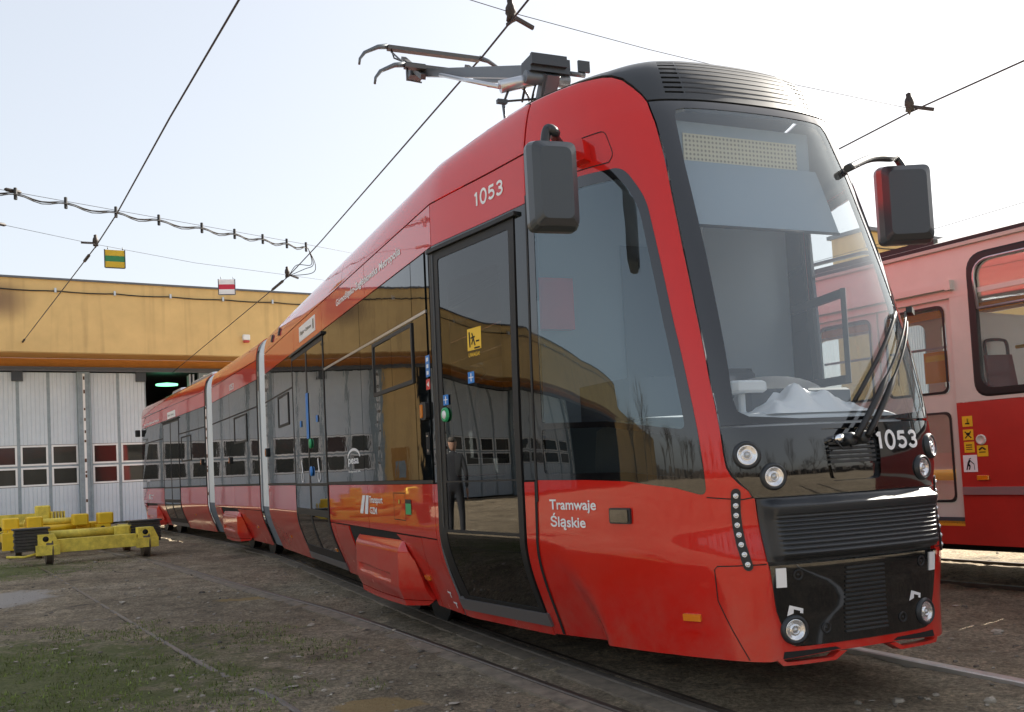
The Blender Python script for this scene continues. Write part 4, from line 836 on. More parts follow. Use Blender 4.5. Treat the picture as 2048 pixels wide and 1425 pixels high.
# --- lettering
def stroke_digits(name, S, txt, u0, z0, wdt, hgt, th, m, parent, off, mw=None):
    G = {'1': [[(.08, .78), (.34, .93)], [(.36, .0), (.36, 1.0)]], '0': 'ring',
         '5': [[(.84, .93), (.24, .93)], [(.24, .99), (.16, .47)]] + [[(.16, .5)] + [(.47 + .40 * math.cos(a), .33 + .27 * math.sin(a)) for a in np.linspace(2.35, -2.6, 18)]],
         '3': [[(.47 + .36 * math.cos(a), .73 + .22 * math.sin(a)) for a in np.linspace(2.8, -1.5, 14)] + [(.38, .515)], [(.38, .515)] + [(.46 + .40 * math.cos(a), .285 + .235 * math.sin(a)) for a in np.linspace(1.5, -2.85, 16)]]}
    n = len(txt); adv = wdt / (n - .25); x = -.08 * adv; root_ = None
    for ch in txt:
        gw = adv * .86; q = lambda p: (u0 - x - p[0] * gw, z0 + th / 2 + p[1] * (hgt - th))
        parts_ = [q_ for q_ in (G[ch] if G[ch] != 'ring' else [])]
        if G[ch] == 'ring':
            cu, cz = q((.5, .5)); o_ = [(cu + (gw * .40 + th / 2) * math.cos(a), cz + hgt / 2 * math.sin(a)) for a in np.linspace(0, 2 * math.pi, 33)[:-1]]; i_ = [(cu + (gw * .40 - th / 2) * math.cos(a), cz + (hgt / 2 - th) * math.sin(a)) for a in np.linspace(0, 2 * math.pi, 33)[:-1]]
            o = patch(name, S, o_, m, parent, holes=[i_], off=off, depth=0, mw=mw)
        else:
            for k, pl_ in enumerate(parts_): o = seam(S, [q(p) for p in pl_], th, parent if k == 0 else o, m, off + .0004 * k, mw, name)
        x += adv * (.72 if ch == '1' else 1.02)
stroke_digits('fleet_number', S1, '1053', -.148, 1.188, .292, .096, .0165, 'white', tram, .0085)
stroke_digits('fleet_number', S1, '1053', 2.503, 2.79, .33, .1, .0165, 'white', tram, .003)
lettering('lettering', S1, 'Tramwaje', 1.845, .94, .405, .072, 'white', tram, off=.003); lettering('lettering', S1, 'Śląskie', 1.842, .85, .31, .09, 'white', tram, off=.003)
lettering('lettering', S1, 'Górnośląsko-Zagłębiowska Metropolia', U(5.33), 2.772, 2.2, .09, 'white', tram, off=.003)
lettering('lettering', S1, 'Transport', U(4.345), .94, .43, .075, 'white', tram, off=.003); lettering('lettering', S1, 'GZM', U(4.335), .868, .23, .055, 'white', tram, off=.003)
for k in range(2): patch('emblem', S1, rp([(U(4.69 - .17 * k), .862, .015), (U(4.575 - .17 * k), .862, .015), (U(4.475 - .115 * k), 1.02), (U(4.575 - .125 * k), 1.02)]), 'white', tram, off=.003, depth=0)
lettering('lettering', S1, 'pesa', U(5.06), 1.275, .4, .07, 'white', tram, off=.0035); lettering('lettering', S1, 'Bydgoszcz SA', U(5.06), 1.215, .45, .025, 'white', tram, off=.0035)
arc = [(U(5.06 - .22 + .24 * math.cos(q)), 1.34 + .085 * math.sin(q)) for q in np.linspace(math.pi * .93, .12, 12)]; seam(S1, arc, .022, tram, 'white', .0035, name='logo_arc')
pl = patch('destination_plate', S1, rect(U(7.3), U(6.37), 2.732, 2.9), 'white', tram, off=.004, depth=.004)
lettering('lettering', S1, 'Śląsk • Zabrze', U(7.24), 2.79, .66, .06, 'steel', pl, off=.006); patch('coat_of_arms', S1, rect(U(6.49), U(6.43), 2.765, 2.87), 'steel', pl, off=.0055, depth=0)
lettering('fleet_number', SF, '1053', 2.66, 2.72, .4, .1, 'white', tram, off=.003, mw=F2)
lettering('lettering', S1, 'Górnośląsko-Zagłębiowska Metropolia', UT(7.62), 2.715, 2.2, .07, 'white', tram, off=.003, mw=F3R)
p3 = patch('destination_plate', S1, rect(*rev(4.32, 3.37), 2.69, 2.84), 'white', tram, off=.004, depth=.004, mw=F3R); lettering('lettering', S1, 'Śląsk • Zabrze', UT(4.25), 2.735, .7, .06, 'steel', p3, off=.006, mw=F3R)
lettering('lettering', S1, 'Transport', UT(6.85), .905, .43, .065, 'white', tram, off=.003, mw=F3R); lettering('lettering', S1, 'GZM', UT(6.85), .84, .23, .05, 'white', tram, off=.003, mw=F3R)
for k in range(2): patch('emblem', S1, rp([(UT(7.18 - .15 * k), .84), (UT(7.06 - .14 * k), .84), (UT(7.01 - .12 * k), .97), (UT(7.1 - .14 * k), .97)]), 'white', tram, off=.003, depth=0, mw=F3R)
lettering('lettering', S1, 'pesa', UT(7.3), 1.27, .4, .07, 'white', tram, off=.0035, mw=F3R)
# stickers, lamps, hatches on the near side
def sticker(S, u0, u1, z0, z1, m_, parent=tram, off=.0045, mw=None, name='sticker'): return patch(name, S, rect(*sorted((u0, u1)), z0, z1), m_, parent, off=off, depth=0, mw=mw)
st = sticker(S1, U(2.625), U(2.535), 1.83, 1.975, 'blue')
for k in range(3): sticker(S1, U(2.605), U(2.56), 1.845 + k * .045, 1.87 + k * .045, 'white', st, .006, name='pictogram')
st = sticker(S1, U(2.63), U(2.545), 1.745, 1.815, 'red_st'); patch('pictogram', S1, [(U(2.615), 1.78), (U(2.565), 1.76), (U(2.565), 1.8)], 'white', st, off=.006, depth=0)
def side_lamp(S, u, z, mw=None):
    o = patch('side_lamp', S, rp([(u - .06, z - .06, .03), (u + .06, z - .06, .03), (u + .06, z + .06, .03), (u - .06, z + .06, .03)]), 'rubber', tram, off=.03, depth=.035, mw=mw)
    patch('lamp_lens', S, rect(u + .005, u + .055, z - .045, z + .045, .01), 'amber', o, off=.036, depth=.01, mw=mw)
side_lamp(S1, U(2.65), 1.605); side_lamp(S1, U(10.02), 1.57); side_lamp(SF, 2.73, 1.545, F2); side_lamp(S1, UT(.72), 1.6, F3R)
kb = sticker(S1, U(2.69), U(2.61), 1.31, 1.46, 'black', name='key_switch_box'); sticker(S1, U(2.67), U(2.63), 1.43, 1.44, 'chrome', kb, .008, name='key_slot'); sticker(S1, U(2.66), U(2.635), 1.325, 1.345, 'chrome', kb, .008, name='key_slot')
for p_, q_ in (((3.585, 1.045), (3.275, 1.045)), ((3.275, 1.045), (3.275, .845)), ((3.275, .845), (3.585, .845)), ((3.585, .845), (3.585, 1.045))): seam(S1, [(U(p_[0]), p_[1]), (U(q_[0]), q_[1])], .006, tram, name='hatch_gap')
sticker(S1, U(3.45), U(3.41), .965, .995, 'chrome', name='hatch_lock')
gs = sticker(S1, U(3.26), U(3.12), .89, 1.0, 'green'); sticker(S1, U(3.26), U(3.12), .97, 1.0, 'rubber', gs, .005, name='pictogram')
for X, z_, mw_, S_, uf in ((3.1, .435, None, S1, U), (6.15, .446, None, S1, U)): patch('side_marker', S_, rect(uf(X) - .05, uf(X) + .05, z_ - .015, z_ + .015), 'amber', tram, off=.012, depth=.012, mw=mw_)
for X, z_ in ((1.35, .43), (8.9, .45)): patch('side_marker', S1, rect(U(X) - .05, U(X) + .05, z_ - .015, z_ + .015), 'amber', tram, off=.012, depth=.012) if X > 5 else None
patch('side_marker', SF, rect(1.0, 1.1, .46, .49), 'amber', tram, off=.012, depth=.012, mw=F2); patch('side_marker', S1, rect(UT(1.8) - .05, UT(1.8) + .05, .53, .56), 'amber', tram, off=.012, depth=.012, mw=F3R)
for X, z_ in ((2.72, .36), (2.68, .29)): 
    o = sticker(S1, U(X + .04), U(X - .03), z_, z_ + .012, 'white', off=.0035, name='jacking_mark'); sticker(S1, U(X + .005), U(X - .01), z_ - .03, z_, 'white', o, .0035, name='pictogram')
# door 1 stickers
yl = sticker(S1, 2.64, 2.48, 1.925, 2.06, 'yellow_st', d1, .0055)
seam(S1, [(2.61, 1.945), (2.615, 2.04)], .014, yl, 'black', .0065, name='pictogram'); seam(S1, [(2.585, 2.03), (2.57, 2.0), (2.59, 1.96)], .012, yl, 'black', .0065, name='pictogram'); seam(S1, [(2.57, 2.0), (2.55, 1.95)], .012, yl, 'black', .0065, name='pictogram'); seam(S1, [(2.6, 2.0), (2.55, 2.005)], .01, yl, 'black', .0065, name='pictogram'); seam(S1, [(2.54, 1.975), (2.5, 1.975)], .01, yl, 'black', .0065, name='pictogram'); seam(S1, [(2.56, 1.935), (2.495, 1.935)], .01, yl, 'black', .0065, name='pictogram')
lettering('lettering', S1, 'UWAGA!', 2.63, 1.885, .13, .025, 'yellow_st', d1, .006)
b1 = sticker(S1, 2.65, 2.575, 1.725, 1.795, 'blue', d1, .0055); seam(S1, [(2.612, 1.735), (2.612, 1.785)], .01, b1, 'white', .0065, name='pictogram'); seam(S1, [(2.64, 1.76), (2.585, 1.76)], .006, b1, 'white', .0065, name='pictogram')
b1 = sticker(S1, 2.965, 2.895, 1.615, 1.682, 'blue', d1, .012); seam(S1, [(2.93, 1.625), (2.93, 1.672)], .01, b1, 'white', .0135, name='pictogram'); seam(S1, [(2.957, 1.65), (2.905, 1.65)], .006, b1, 'white', .0135, name='pictogram')
m_ = nframe(S1, 2.945, 1.555, .009); bt = MB().lathe([(.047, 0), (.045, .012), (.03, .016), (.029, .01), (0, .01)], m_, 24).obj('door_button', 'green', d1); MB().lathe([(.028, .011), (.026, .016), (0, .017)], m_, 20).obj('button_face', 'white', bt)
# door 2 stickers
sticker(S1, U(7.0), U(6.86), 1.62, 2.12, 'blue', off=.011)
for X, z_ in ((7.35, 1.27), (6.4, 1.27)): 
    o = seam(S1, [(U(X + .04), z_ + .12), (U(X), z_ + .02), (U(X - .02), z_ - .02)], .05, tram, 'white', .011, name='wheelchair_pictogram'); m_ = nframe(S1, U(X), z_ - .06, .0115); MB().lathe([(.055, 0), (.07, 0)], m_, 16).obj('pictogram', 'white', o)
    sticker(S1, U(X + .05), U(X - .05), z_ + .5, z_ + .57, 'blue', off=.011)
m_ = nframe(S1, U(6.8), 1.56, .01); MB().lathe([(.055, 0), (.05, .014), (0, .016)], m_, 18).obj('door_button', 'green', tram); m_ = nframe(S1, U(6.8), 1.26, .01); MB().lathe([(.055, 0), (.05, .014), (0, .016)], m_, 18).obj('door_button', 'blue', tram)
# --- mirrors (housing backs face forward)
def mirror(y, X, z, wdt, hgt, s, tilt):
    mw = F1 @ Matrix.Translation((X, y, z)) @ Matrix.Rotation(R(tilt), 4, 'Z')
    o = bpy.data.objects.new('wing_mirror', None); link(o, tram, mw)
    W2, H2_ = wdt / 2, hgt / 2
    def ring(i, x): 
        p = rp([(-W2 + i, -H2_ + i, .04), (W2 - i, -H2_ + i, .04), (W2 - i, H2_ - i, .04), (-W2 + i, H2_ - i, .04)], 4); return [(x, a, b) for a, b in p]
    r0, r1, r2, r3 = ring(.0, .04), ring(-.0, .0), ring(.012, -.05), ring(.045, -.075); n = len(r0); V = r0 + r1 + r2 + r3
    F_ = [(k * n + i, k * n + (i + 1) % n, (k + 1) * n + (i + 1) % n, (k + 1) * n + i) for k in range(3) for i in range(n)] + [tuple(range(3 * n, 4 * n))]
    # flatten lower lip: dark wedge
    h = MB().add(V, F_, False).obj('housing', 'mirror_shell', o, mw)
    MB().add(ring(.008, .03), [tuple(range(n))]).obj('mirror_glass', 'chrome', o, mw)
    MB().add([(-.078, -W2 + .05, -H2_ + .045), (-.078, W2 - .05, -H2_ + .045), (-.07, W2 - .025, -H2_ + .012), (-.07, -W2 + .025, -H2_ + .012)], [(0, 1, 2, 3)]).obj('lower_lip', 'rubber', h, mw)
    a = mw.inverted() @ F1
    at = lambda p: a @ Vector(p)
    return o, at, mw
mo, at, mw = mirror(1.16, .62, 2.545, .25, .44, 1, -6)
pts = spline([at((.9, .93, 2.83)), at((.78, 1.05, 2.85)), Vector((.0, -.03, .27)), Vector((0, .01, .285)), Vector((.0, .03, .2))], 6); MB().tube(pts, .024, 8).obj('arm', 'cap', mo, mw)
patch('mirror_bracket', S1, rp([(1.16, 2.765, .02), (1.345, 2.765, .02), (1.345, 2.885, .02), (1.16, 2.885, .02)]), 'red', tram, off=.055, depth=.06)
mo, at, mw = mirror(-1.2, .72, 2.63, .31, .47, -1, -24)
pts = spline([at((.42, -.5, 2.70)), at((.6, -.84, 2.84)), at((.66, -1.05, 2.88)), Vector((0, .03, .285)), Vector((0, -.02, .2))], 6); MB().tube(pts, .022, 8).obj('arm', 'cap', mo, mw)
# --- wipers
wp = bpy.data.objects.new('wiper', None); link(wp, tram)
def onS(u, z, o): return Vector(seval(S1, np.array([u]), np.array([z]), o)[0][0])
A0, A1 = (.04, 1.245), (-.58, 1.875); B0, B1 = (-.035, 1.25), (-.62, 1.87)
for (p, q), n_ in (((A0, A1), 0), ((B0, B1), 1)):
    pts = [onS(p[0] + (q[0] - p[0]) * t, p[1] + (q[1] - p[1]) * t, (.02 if n_ else .03) + .035 * (1 - t) + .012) for t in np.linspace(0, 1, 14)]
    MB().tube(pts, [.015 if t < .4 else .0065 for t in np.linspace(0, 1, 14)], 6).obj('wiper_arm', 'rubber', wp)
    MB().lathe([(.03, -.03), (.03, .05), (.024, .06), (0, .06)], nframe(S1, p[0], p[1], 0), 16).obj('pivot', 'cap', wp)
MB().lathe([(.02, -.02), (.02, .04), (0, .05)], nframe(S1, .09, 1.25, 0), 14).obj('pivot', 'chrome', wp)
MB().tube([onS(.12, 1.24, .03), onS(.1, 1.2, .05), onS(.05, 1.2, .05), onS(.04, 1.235, .03)], .005, 5).obj('washer_hose', 'rubber', wp)
pts = [onS(-.60 + .5 * t * 0 + .12 * t, 1.86 - .47 * t, .03) for t in np.linspace(-.05, 1, 12)]
MB().bar(onS(-.585, 1.88, .06), onS(-.64, 1.87, .06), .03, .03).obj('link', 'rubber', wp)
MB().tube([onS(-.47 + .43 * t, 1.84 - .42 * t, .02) for t in np.linspace(-.08, 1, 12)], .011, 5).obj('wiper_blade', 'rubber', wp)
# --- pantograph
pg = bpy.data.objects.new('pantograph', None); link(pg, tram)
T = lambda *a: Vector(a)
MB().bar((3.6, -.03, 3.35), (2.98, -.03, 4.22), .13, .1, (0, 1, 0)).bar((3.6, -.03, 3.35), (2.98, -.03, 4.22), .09, .13, (0, 1, 0)).obj('lower_arm', 'panto', pg)
MB().box(2.95, 3.12, -.19, .15, 4.22, 4.335).box(2.92, 2.95, -.15, .15, 4.26, 4.345).obj('knee_box', 'steel', pg)
MB().tube([(3.02, -.2, 4.19), (3.02, .17, 4.19)], .05, 12).tube([(3.0, -.34, 4.25), (3.0, -.2, 4.25)], .02, 8).obj('knee_shaft', 'panto', pg)
MB().box(2.98, 3.0, -.38, -.28, 4.27, 4.36).obj('stop_plate', 'steel', pg)
def taper(a, b, w0, w1, h0, h1):
    a, b = Vector(a), Vector(b); d = (b - a).normalized(); s_ = Vector((0, 1, 0)); u_ = d.cross(s_).normalized() * -1
    V = [p + s_ * (i * ww) + u_ * (j * hh) for p, ww, hh in ((a, w0, h0), (b, w1, h1)) for i, j in ((-1, -1), (1, -1), (1, 1), (-1, 1))]; return MB().add(V, [(3, 2, 1, 0), (4, 5, 6, 7), (0, 1, 5, 4), (1, 2, 6, 5), (2, 3, 7, 6), (3, 0, 4, 7)])
taper((3.1, .06, 4.27), (5.2, .26, 5.11), .06, .045, .048, .035).obj('upper_arm', 'panto', pg); taper((3.1, -.16, 4.27), (5.2, -.3, 5.11), .05, .04, .05, .035).obj('upper_arm', 'panto', pg)
MB().tube([(3.15, .2, 4.24), (3.15, .55, 4.24)][::-1] if False else [(3.05, .06, 4.2), (3.12, .34, 4.13)], .05, 14).tube([(3.12, .34, 4.13), (4.6, .3, 4.84)], .018, 6).obj('damper', 'alu', pg)
MB().tube([(3.55, -.05, 3.4), (3.45, .16, 3.95), (3.4, .2, 4.12)], .014, 6).obj('control_rod', 'panto', pg)
MB().tube([(3.1, .28, 4.1), (3.12, .31, 4.02)], .01, 5).tube([(3.12, .31, 4.02), (3.1, .05, 4.06)], .009, 5).box(3.1, 3.14, .29, .37, 4.0, 4.03).obj('catch_hook', 'steel', pg)
for y in (.1, .02): MB().tube(spline([(3.0, y, 4.3), (3.08, y + .05, 4.12), (3.16, y + .04, 4.05), (3.2, y, 4.14)], 6), .008, 5).obj('cable_loop', 'rubber', pg)
for k, (X, z_) in enumerate(((5.05, 5.1), (5.6, 5.52))):
    hx = X; pts = [(hx, .8, z_ - .22), (hx, .79, z_ - .16), (hx, .74, z_ - .09), (hx, .6, z_ - .015), (hx, .5, z_ + .005)]
    MB().tube(pts, [.012, .014, .018, .024, .03], 8).obj('horn', 'panto', pg)
    MB().tube([(hx, -y, z) for hx, y, z in pts], [.012, .014, .018, .024, .03], 8).obj('horn', 'panto', pg)
    MB().box(hx - .035, hx + .035, -.5, .5, z_ - .03, z_ + .01).obj('collector_strip', 'copper', pg)
MB().bar((5.0, .33, 4.98), (5.62, .33, 5.42), .05, .05).bar((5.0, -.36, 4.98), (5.62, -.36, 5.42), .05, .05).obj('head_rocker', 'copper', pg)
MB().tube([(5.05, .46, 5.08), (5.6, .46, 5.47)], .01, 5).tube([(5.05, .47, 5.07), (5.06, .47, 4.96), (5.06, .33, 4.95)], .009, 5).tube([(5.6, .46, 5.5), (5.58, .44, 5.4), (5.56, .33, 5.36)], .009, 5).obj('head_spring', 'steel', pg)
MB().box(5.25, 5.4, .24, .38, 5.1, 5.22).box(5.3, 5.36, .2, .42, 5.22, 5.25).obj('head_joint', 'steel', pg)
# --- cab and saloon interior
MB().box(1.5, 1.54, -.955, .955, .84, 2.96).box(1.5, 1.54, -.8, .8, .4, .84).obj('partition', 'partition', tram); MB().box(1.48, 1.498, -.3, .3, .9, 2.5).obj('partition_door', 'dark_int', tram)
MB().box(.5, 1.75, -.7, .7, .36, .42).obj('cab_floor', 'dark_int', tram)
dm = MB(); prof = [(.04, 1.30), (.06, 1.36), (.2, 1.395), (.42, 1.41), (.62, 1.4), (.72, 1.36), (.74, 1.2), (.74, .45)]
V = [(x + .10 * abs(t) ** 3 * 2, t * (.56 + .38 * min(1, x)), z) for x, z in prof for t in np.linspace(-1, 1, 13)]; dm.add(V, [(i * 13 + k, i * 13 + k + 1, (i + 1) * 13 + k + 1, (i + 1) * 13 + k) for i in range(7) for k in range(12)], True); dsh = dm.obj('dashboard', 'dash', tram)
V = [(.42 + .2 * (1 - math.cos(a)) * 0 + .26 * t, .07 + .36 * math.cos(a), 1.4 + (.19 - .05 * t) * math.sin(a) ** .7) for t in (0, .3, .6, 1) for a in np.linspace(0.001, math.pi - .001, 15)]; MB().add(V, [(i * 15 + k, i * 15 + k + 1, (i + 1) * 15 + k + 1, (i + 1) * 15 + k) for i in range(3) for k in range(14)], True).obj('instrument_hood', 'white', dsh)
MB().cham(.34, .4, .0, .3, 1.4, 1.52, .02).cham(.34, .4, -.36, -.05, 1.4, 1.52, .02).obj('screen', 'dark_int', dsh); MB().cham(.3, .5, .2, .4, 1.5, 1.56, .02).cham(.36, .4, .26, .32, 1.4, 1.5, .01).obj('control_unit', 'interior', dsh)
MB().box(.7, 1.25, .1, .75, 1.4, 1.62).obj('side_console', 'dark_int', tram)
for k in range(9): MB().box(.7 + .06 * k, .73 + .06 * k, .14, .6, 1.622, 1.628).obj('vent_slot', 'dark_int', tram)
st_ = MB(); st_.cham(1.2, 1.32, -.45, -.02, 1.1, 1.72, .05).cham(.9, 1.3, -.47, -.0, .82, .95, .05).box(1.05, 1.15, -.28, -.18, .42, .82).obj('driver_seat', 'seat', tram)
V = [(x, y, z) for z, x in ((2.36, .47), (2.62, .57), (2.74, .62)) for y in np.linspace(-.46, .5, 5)]; bl_ = MB().add(V, [(i * 5 + k, i * 5 + k + 1, (i + 1) * 5 + k + 1, (i + 1) * 5 + k) for i in range(2) for k in range(4)]).obj('sun_blind', 'blind', tram); MB().tube([(.47, -.46, 2.355), (.47, .5, 2.355)], .008, 6).obj('blind_bar', 'rubber', bl_)
db = MB().box(.655, .7, -.45, .5, 2.70, 2.96).obj('display_case', 'blind', tram); MB().box(.648, .654, -.36, .375, 2.74, 2.895).obj('destination_display', 'dots', db)
MB().box(.95, 1.49, -.6, .6, 2.93, 2.96).obj('cab_ceiling', 'interior', tram)
wf = MB(); 
for (y, z, a, b) in (): pass
MB().bar((1.47, -.945, 2.12), (.95, -.90, 2.14), .03, .05).bar((.95, -.90, 2.165), (.95, -.90, 1.6), .03, .06).bar((1.27, -.93, 2.12), (1.25, -.93, 1.65), .03, .05).bar((1.47, -.945, 1.62), (.95, -.9, 1.62), .03, .05).obj('sliding_window_frame', 'rubber', tram)
MB().tube([(.9, .12, 2.55), (.93, .14, 1.55)], .012, 6).obj('grab_pole', 'white', tram)  # coloured white to stand for a bright sunlit slit in the cab
for pts in ([(2.0, .55, .4), (2.0, .55, 2.9)], [(2.35, .5, 2.2), (2.2, .62, 1.9), (1.95, .7, 1.3), (1.93, .7, .5)]): MB().tube(spline(pts, 6), .017, 8).obj('grab_pole', 'pole', tram)
MB().tube([(2.0, .2, 1.45), (2.6, .2, 1.45)], .018, 6).obj('seat_rail', 'pole', tram); MB().cham(2.35, 2.45, -.2, .25, .7, 1.45, .04).cham(2.4, 2.8, -.2, .25, .7, .8, .03).obj('passenger_seat', 'seat', tram)
MB().box(1.8, 10, -.03, .03, 2.85, 2.89).obj('ceiling_light_rail', 'dash', tram)
# ================================================================== OLD TRAM
old = empty('old_tram', FO, 'old cream and red tram standing on the next track at right', 'tram')
XL, XR = 16.0, -6.0; W_ = 2.3
def wall_(name, x0, x1, z0, z1, holes, m_, y=0., th=.04, tum=0.):
    bm = bmesh.new()
    for lp in [[(x0, z0), (x1, z0), (x1, z1), (x0, z1)]] + holes:
        vs = [bm.verts.new((p[0], y, p[1])) for p in lp]
        for i in range(len(vs)): bm.edges.new((vs[i], vs[(i + 1) % len(vs)]))
    bmesh.ops.triangle_fill(bm, use_beauty=True, edges=bm.edges[:], normal=(0, 1, 0))
    g = bmesh.ops.extrude_face_region(bm, geom=bm.faces[:]); bmesh.ops.translate(bm, vec=(0, -th, 0), verts=[v for v in g['geom'] if isinstance(v, bmesh.types.BMVert)])
    bmesh.ops.recalc_face_normals(bm, faces=bm.faces); me = bpy.data.meshes.new(name); bm.to_mesh(me); bm.free(); me.materials.append(M[m_]); return link(bpy.data.objects.new(name, me), old, FO)
wins = [(-1.62, -.07), (-3.3, -1.78), (-5.0, -3.45), (1.75, 3.25), (3.4, 4.9), (6.6, 8.1), (8.25, 9.75), (11.4, 12.9), (13.05, 14.6)]
doors = [(.11, 1.55), (5.05, 6.45), (9.9, 11.25)]
wh = [rp([(a, 1.58, .13), (b, 1.58, .13), (b, 2.71, .16), (a, 2.71, .16)]) for a, b in wins]
e = [XR] + [v for d in sorted(doors) for v in d] + [XL]
wall_('side_wall', XR, XL, 2.40, 2.44, [], 'cream', .002, .03)
segs_ = [(XR, .11), (1.55, 5.05), (6.45, 9.9), (11.25, XL)]
for a, b in segs_:
    wall_('upper_wall', a, b, 1.536, 2.81, [h for h, (p, q) in zip(wh, wins) if p > a and q < b], 'cream', 0, .05)
    [wall_('lower_wall', p_, q_, .38, 1.532, [], 'oldred', .004, .05) for p_, q_ in ([(a, -3.4), (-3.39, -.64), (-.63, b)] if a == XR else [(a, (a + b) / 2 - .005), ((a + b) / 2 + .005, b)])]; MB().box(a + .01, b - .01, .004, .022, .786, .848).obj('rub_strip', 'alu', old)
for a, b in doors:
    wall_('header', a, b, 2.44, 2.81, [], 'cream', 0, .05); MB().box(a - .03, b + .03, .0, .05, 2.47, 2.52).box(a - .05, a + .0, 0, .055, 2.46, 2.54).obj('door_rail', 'cream', old)
    n = 2; wv = (b - a) / n
    for k in range(n):
        x0, x1 = a + k * wv + .01, a + (k + 1) * wv - .01
        hu = rp([(x0 + .06, 1.62, .06), (x1 - .06, 1.62, .06), (x1 - .06, 2.36, .08), (x0 + .06, 2.36, .08)]); hl = rp([(x0 + .06, .72, .06), (x1 - .06, .72, .06), (x1 - .06, 1.47, .06), (x0 + .06, 1.47, .06)])
        d = wall_('door_leaf', x0, x1, .6, 2.44, [hu, hl], 'cream', -.03, .03)
        for h in (hu, hl):
            MB().prism([(p[0], p[1]) for p in h], -.046, -.044).obj('pane', 'clear', d, FO)
            V = [(p[0], -.022, p[1]) for p in h]; cx = sum(p[0] for p in h) / len(h); cz = sum(p[1] for p in h) / len(h)
            q = [(p[0] + .02 * (1 if p[0] < cx else -1), -.02, p[1] + .02 * (1 if p[1] < cz else -1)) for p in h]; nn = len(h); MB().add(V + q, [(i, (i + 1) % nn, nn + (i + 1) % nn, nn + i) for i in range(nn)]).obj('gasket', 'rubber', d, FO)
        MB().box(x0 + .07, x1 - .07, -.075, -.06, 2.0, 2.02).obj('grab_bar', 'alu', d, FO); MB().box(x0 + .07, x1 - .07, -.09, -.08, .9, .99).obj('orange_panel', 'orange', d, FO)
    MB().box(a, b, -.1, .0, .53, .57).obj('door_sill', 'orange', old); MB().box(a, b, -.05, .0, .38, .53).obj('step_riser', 'oldred', old)
for h, (a, b) in zip(wh, wins):
    cx, cz = (a + b) / 2, 2.14; nn = len(h)
    gk = MB(); o1 = [(p[0], .012, p[1]) for p in h]; o2 = [(cx + (p[0] - cx) * .93, .016, cz + (p[1] - cz) * .91) for p in h]; o0 = [(cx + (p[0] - cx) * 1.02, .0, cz + (p[1] - cz) * 1.03) for p in h]; o3 = [(x, -.03, z) for x, y, z in o2]
    gk.add(o0 + o1 + o2 + o3, [(k * nn + i, k * nn + (i + 1) % nn, (k + 1) * nn + (i + 1) % nn, (k + 1) * nn + i) for k in range(3) for i in range(nn)]); wo = gk.obj('window_gasket', 'rubber', old, FO)
    MB().prism([(x, z) for x, y, z in o2], -.012, -.008).obj('pane', 'clear', wo, FO)
    up_ = [p for p in o2 if p[2] > cz]; MB().tube([(b - .075, .02, 2.27)] + [(x, .02, z) for x, y, z in sorted(up_, key=lambda p: -p[0])] + [(a + .075, .02, 2.27), (b - .075, .02, 2.27)], .012, 5).obj('vent_frame', 'alu', wo, FO)
MB().box(XR, XL, -W_, .0, .55, .6).obj('floor', 'dark_int', old)
V = [(x, y, z) for x in (XR, XL) for y, z in ((.03, 2.80), (.035, 2.825), (-.05, 2.88), (-.4, 3.0), (-1.15, 3.05), (-1.9, 3.0), (-2.25, 2.88), (-2.32, 2.8))]; MB().add(V, [(k, k + 1, k + 9, k + 8) for k in range(7)]).obj('roof', 'cream', old)
MB().box(XR, XL, .0, .03, 2.83, 2.86).obj('roof_gutter', 'rubber', old); MB().box(XR, XL, -2.2, -.1, 2.72, 2.74).obj('ceiling', 'dash', old)
MB().box(.25, 3.0, -.12, -.06, 2.86, 2.93).obj('roof_board', 'rubber', old)
MB().tube(spline([(1.2, -.5, 2.95), (1.22, -.5, 3.06), (1.5, -.5, 3.08), (2.2, -.5, 3.07), (2.25, -.5, 2.95)], 6), .02, 6).obj('roof_handrail', 'steel', old)
# far side with windows
fw_ = [(a, b) for a, b in ((-5.0, -3.4), (-3.2, -1.7), (-1.5, 0), (.2, 1.7), (1.9, 3.4), (3.6, 5.1), (5.3, 6.8), (7, 8.5), (8.7, 10.2), (10.4, 11.9), (12.1, 13.6))]
wall_('far_wall', XR, XL, .38, 2.81, [rp([(a, 1.5, .12), (b, 1.5, .12), (b, 2.55, .12), (a, 2.55, .12)]) for a, b in fw_], 'cream', -W_ + .04, .04)
MB().box(XR, XL, -W_ + .06, -W_ + .09, 2.58, 2.66).obj('window_band', 'orange', old)
for x in (XL, XR): MB().box(min(x, x + .04), x + .04, -W_, 0, .38, 2.81).obj('end_wall', 'cream', old)
for z_, y_ in ((1.98, -.55), (1.62, -1.9)): MB().tube([(XR + .5, y_, z_), (-.1, y_, z_)], .016, 6).obj('grab_rail', 'pole', old)
for x in (.0, -.85, -1.75, -2.65): 
    mt = FO @ Matrix.Translation((x, -.5, 0)) @ Matrix.Rotation(R(-20), 4, 'Z')
    s_ = MB().add([(0, -.14, 1.5), (0, .14, 1.5), (.06, .125, 1.93), (.06, -.125, 1.93), (-.03, -.14, 1.5), (-.03, .14, 1.5), (.03, .125, 1.93), (.03, -.125, 1.93)], [(0, 1, 2, 3), (7, 6, 5, 4), (0, 4, 5, 1), (1, 5, 6, 2), (2, 6, 7, 3), (3, 7, 4, 0)]).box(-.4, 0, -.2, .2, 1.2, 1.3).obj('seat', 'ored', old, mt)
    MB().tube(spline([(.05, -.105, 1.9), (.06, -.105, 2.03), (.065, -.06, 2.06), (.065, .06, 2.06), (.06, .105, 2.03), (.05, .105, 1.9)], 4), .014, 6).obj('seat_handle', 'rubber', s_, mt)
pn = wall_('bulkhead', .1, .14, .6, 2.3, [], 'cream', -.35, .8)
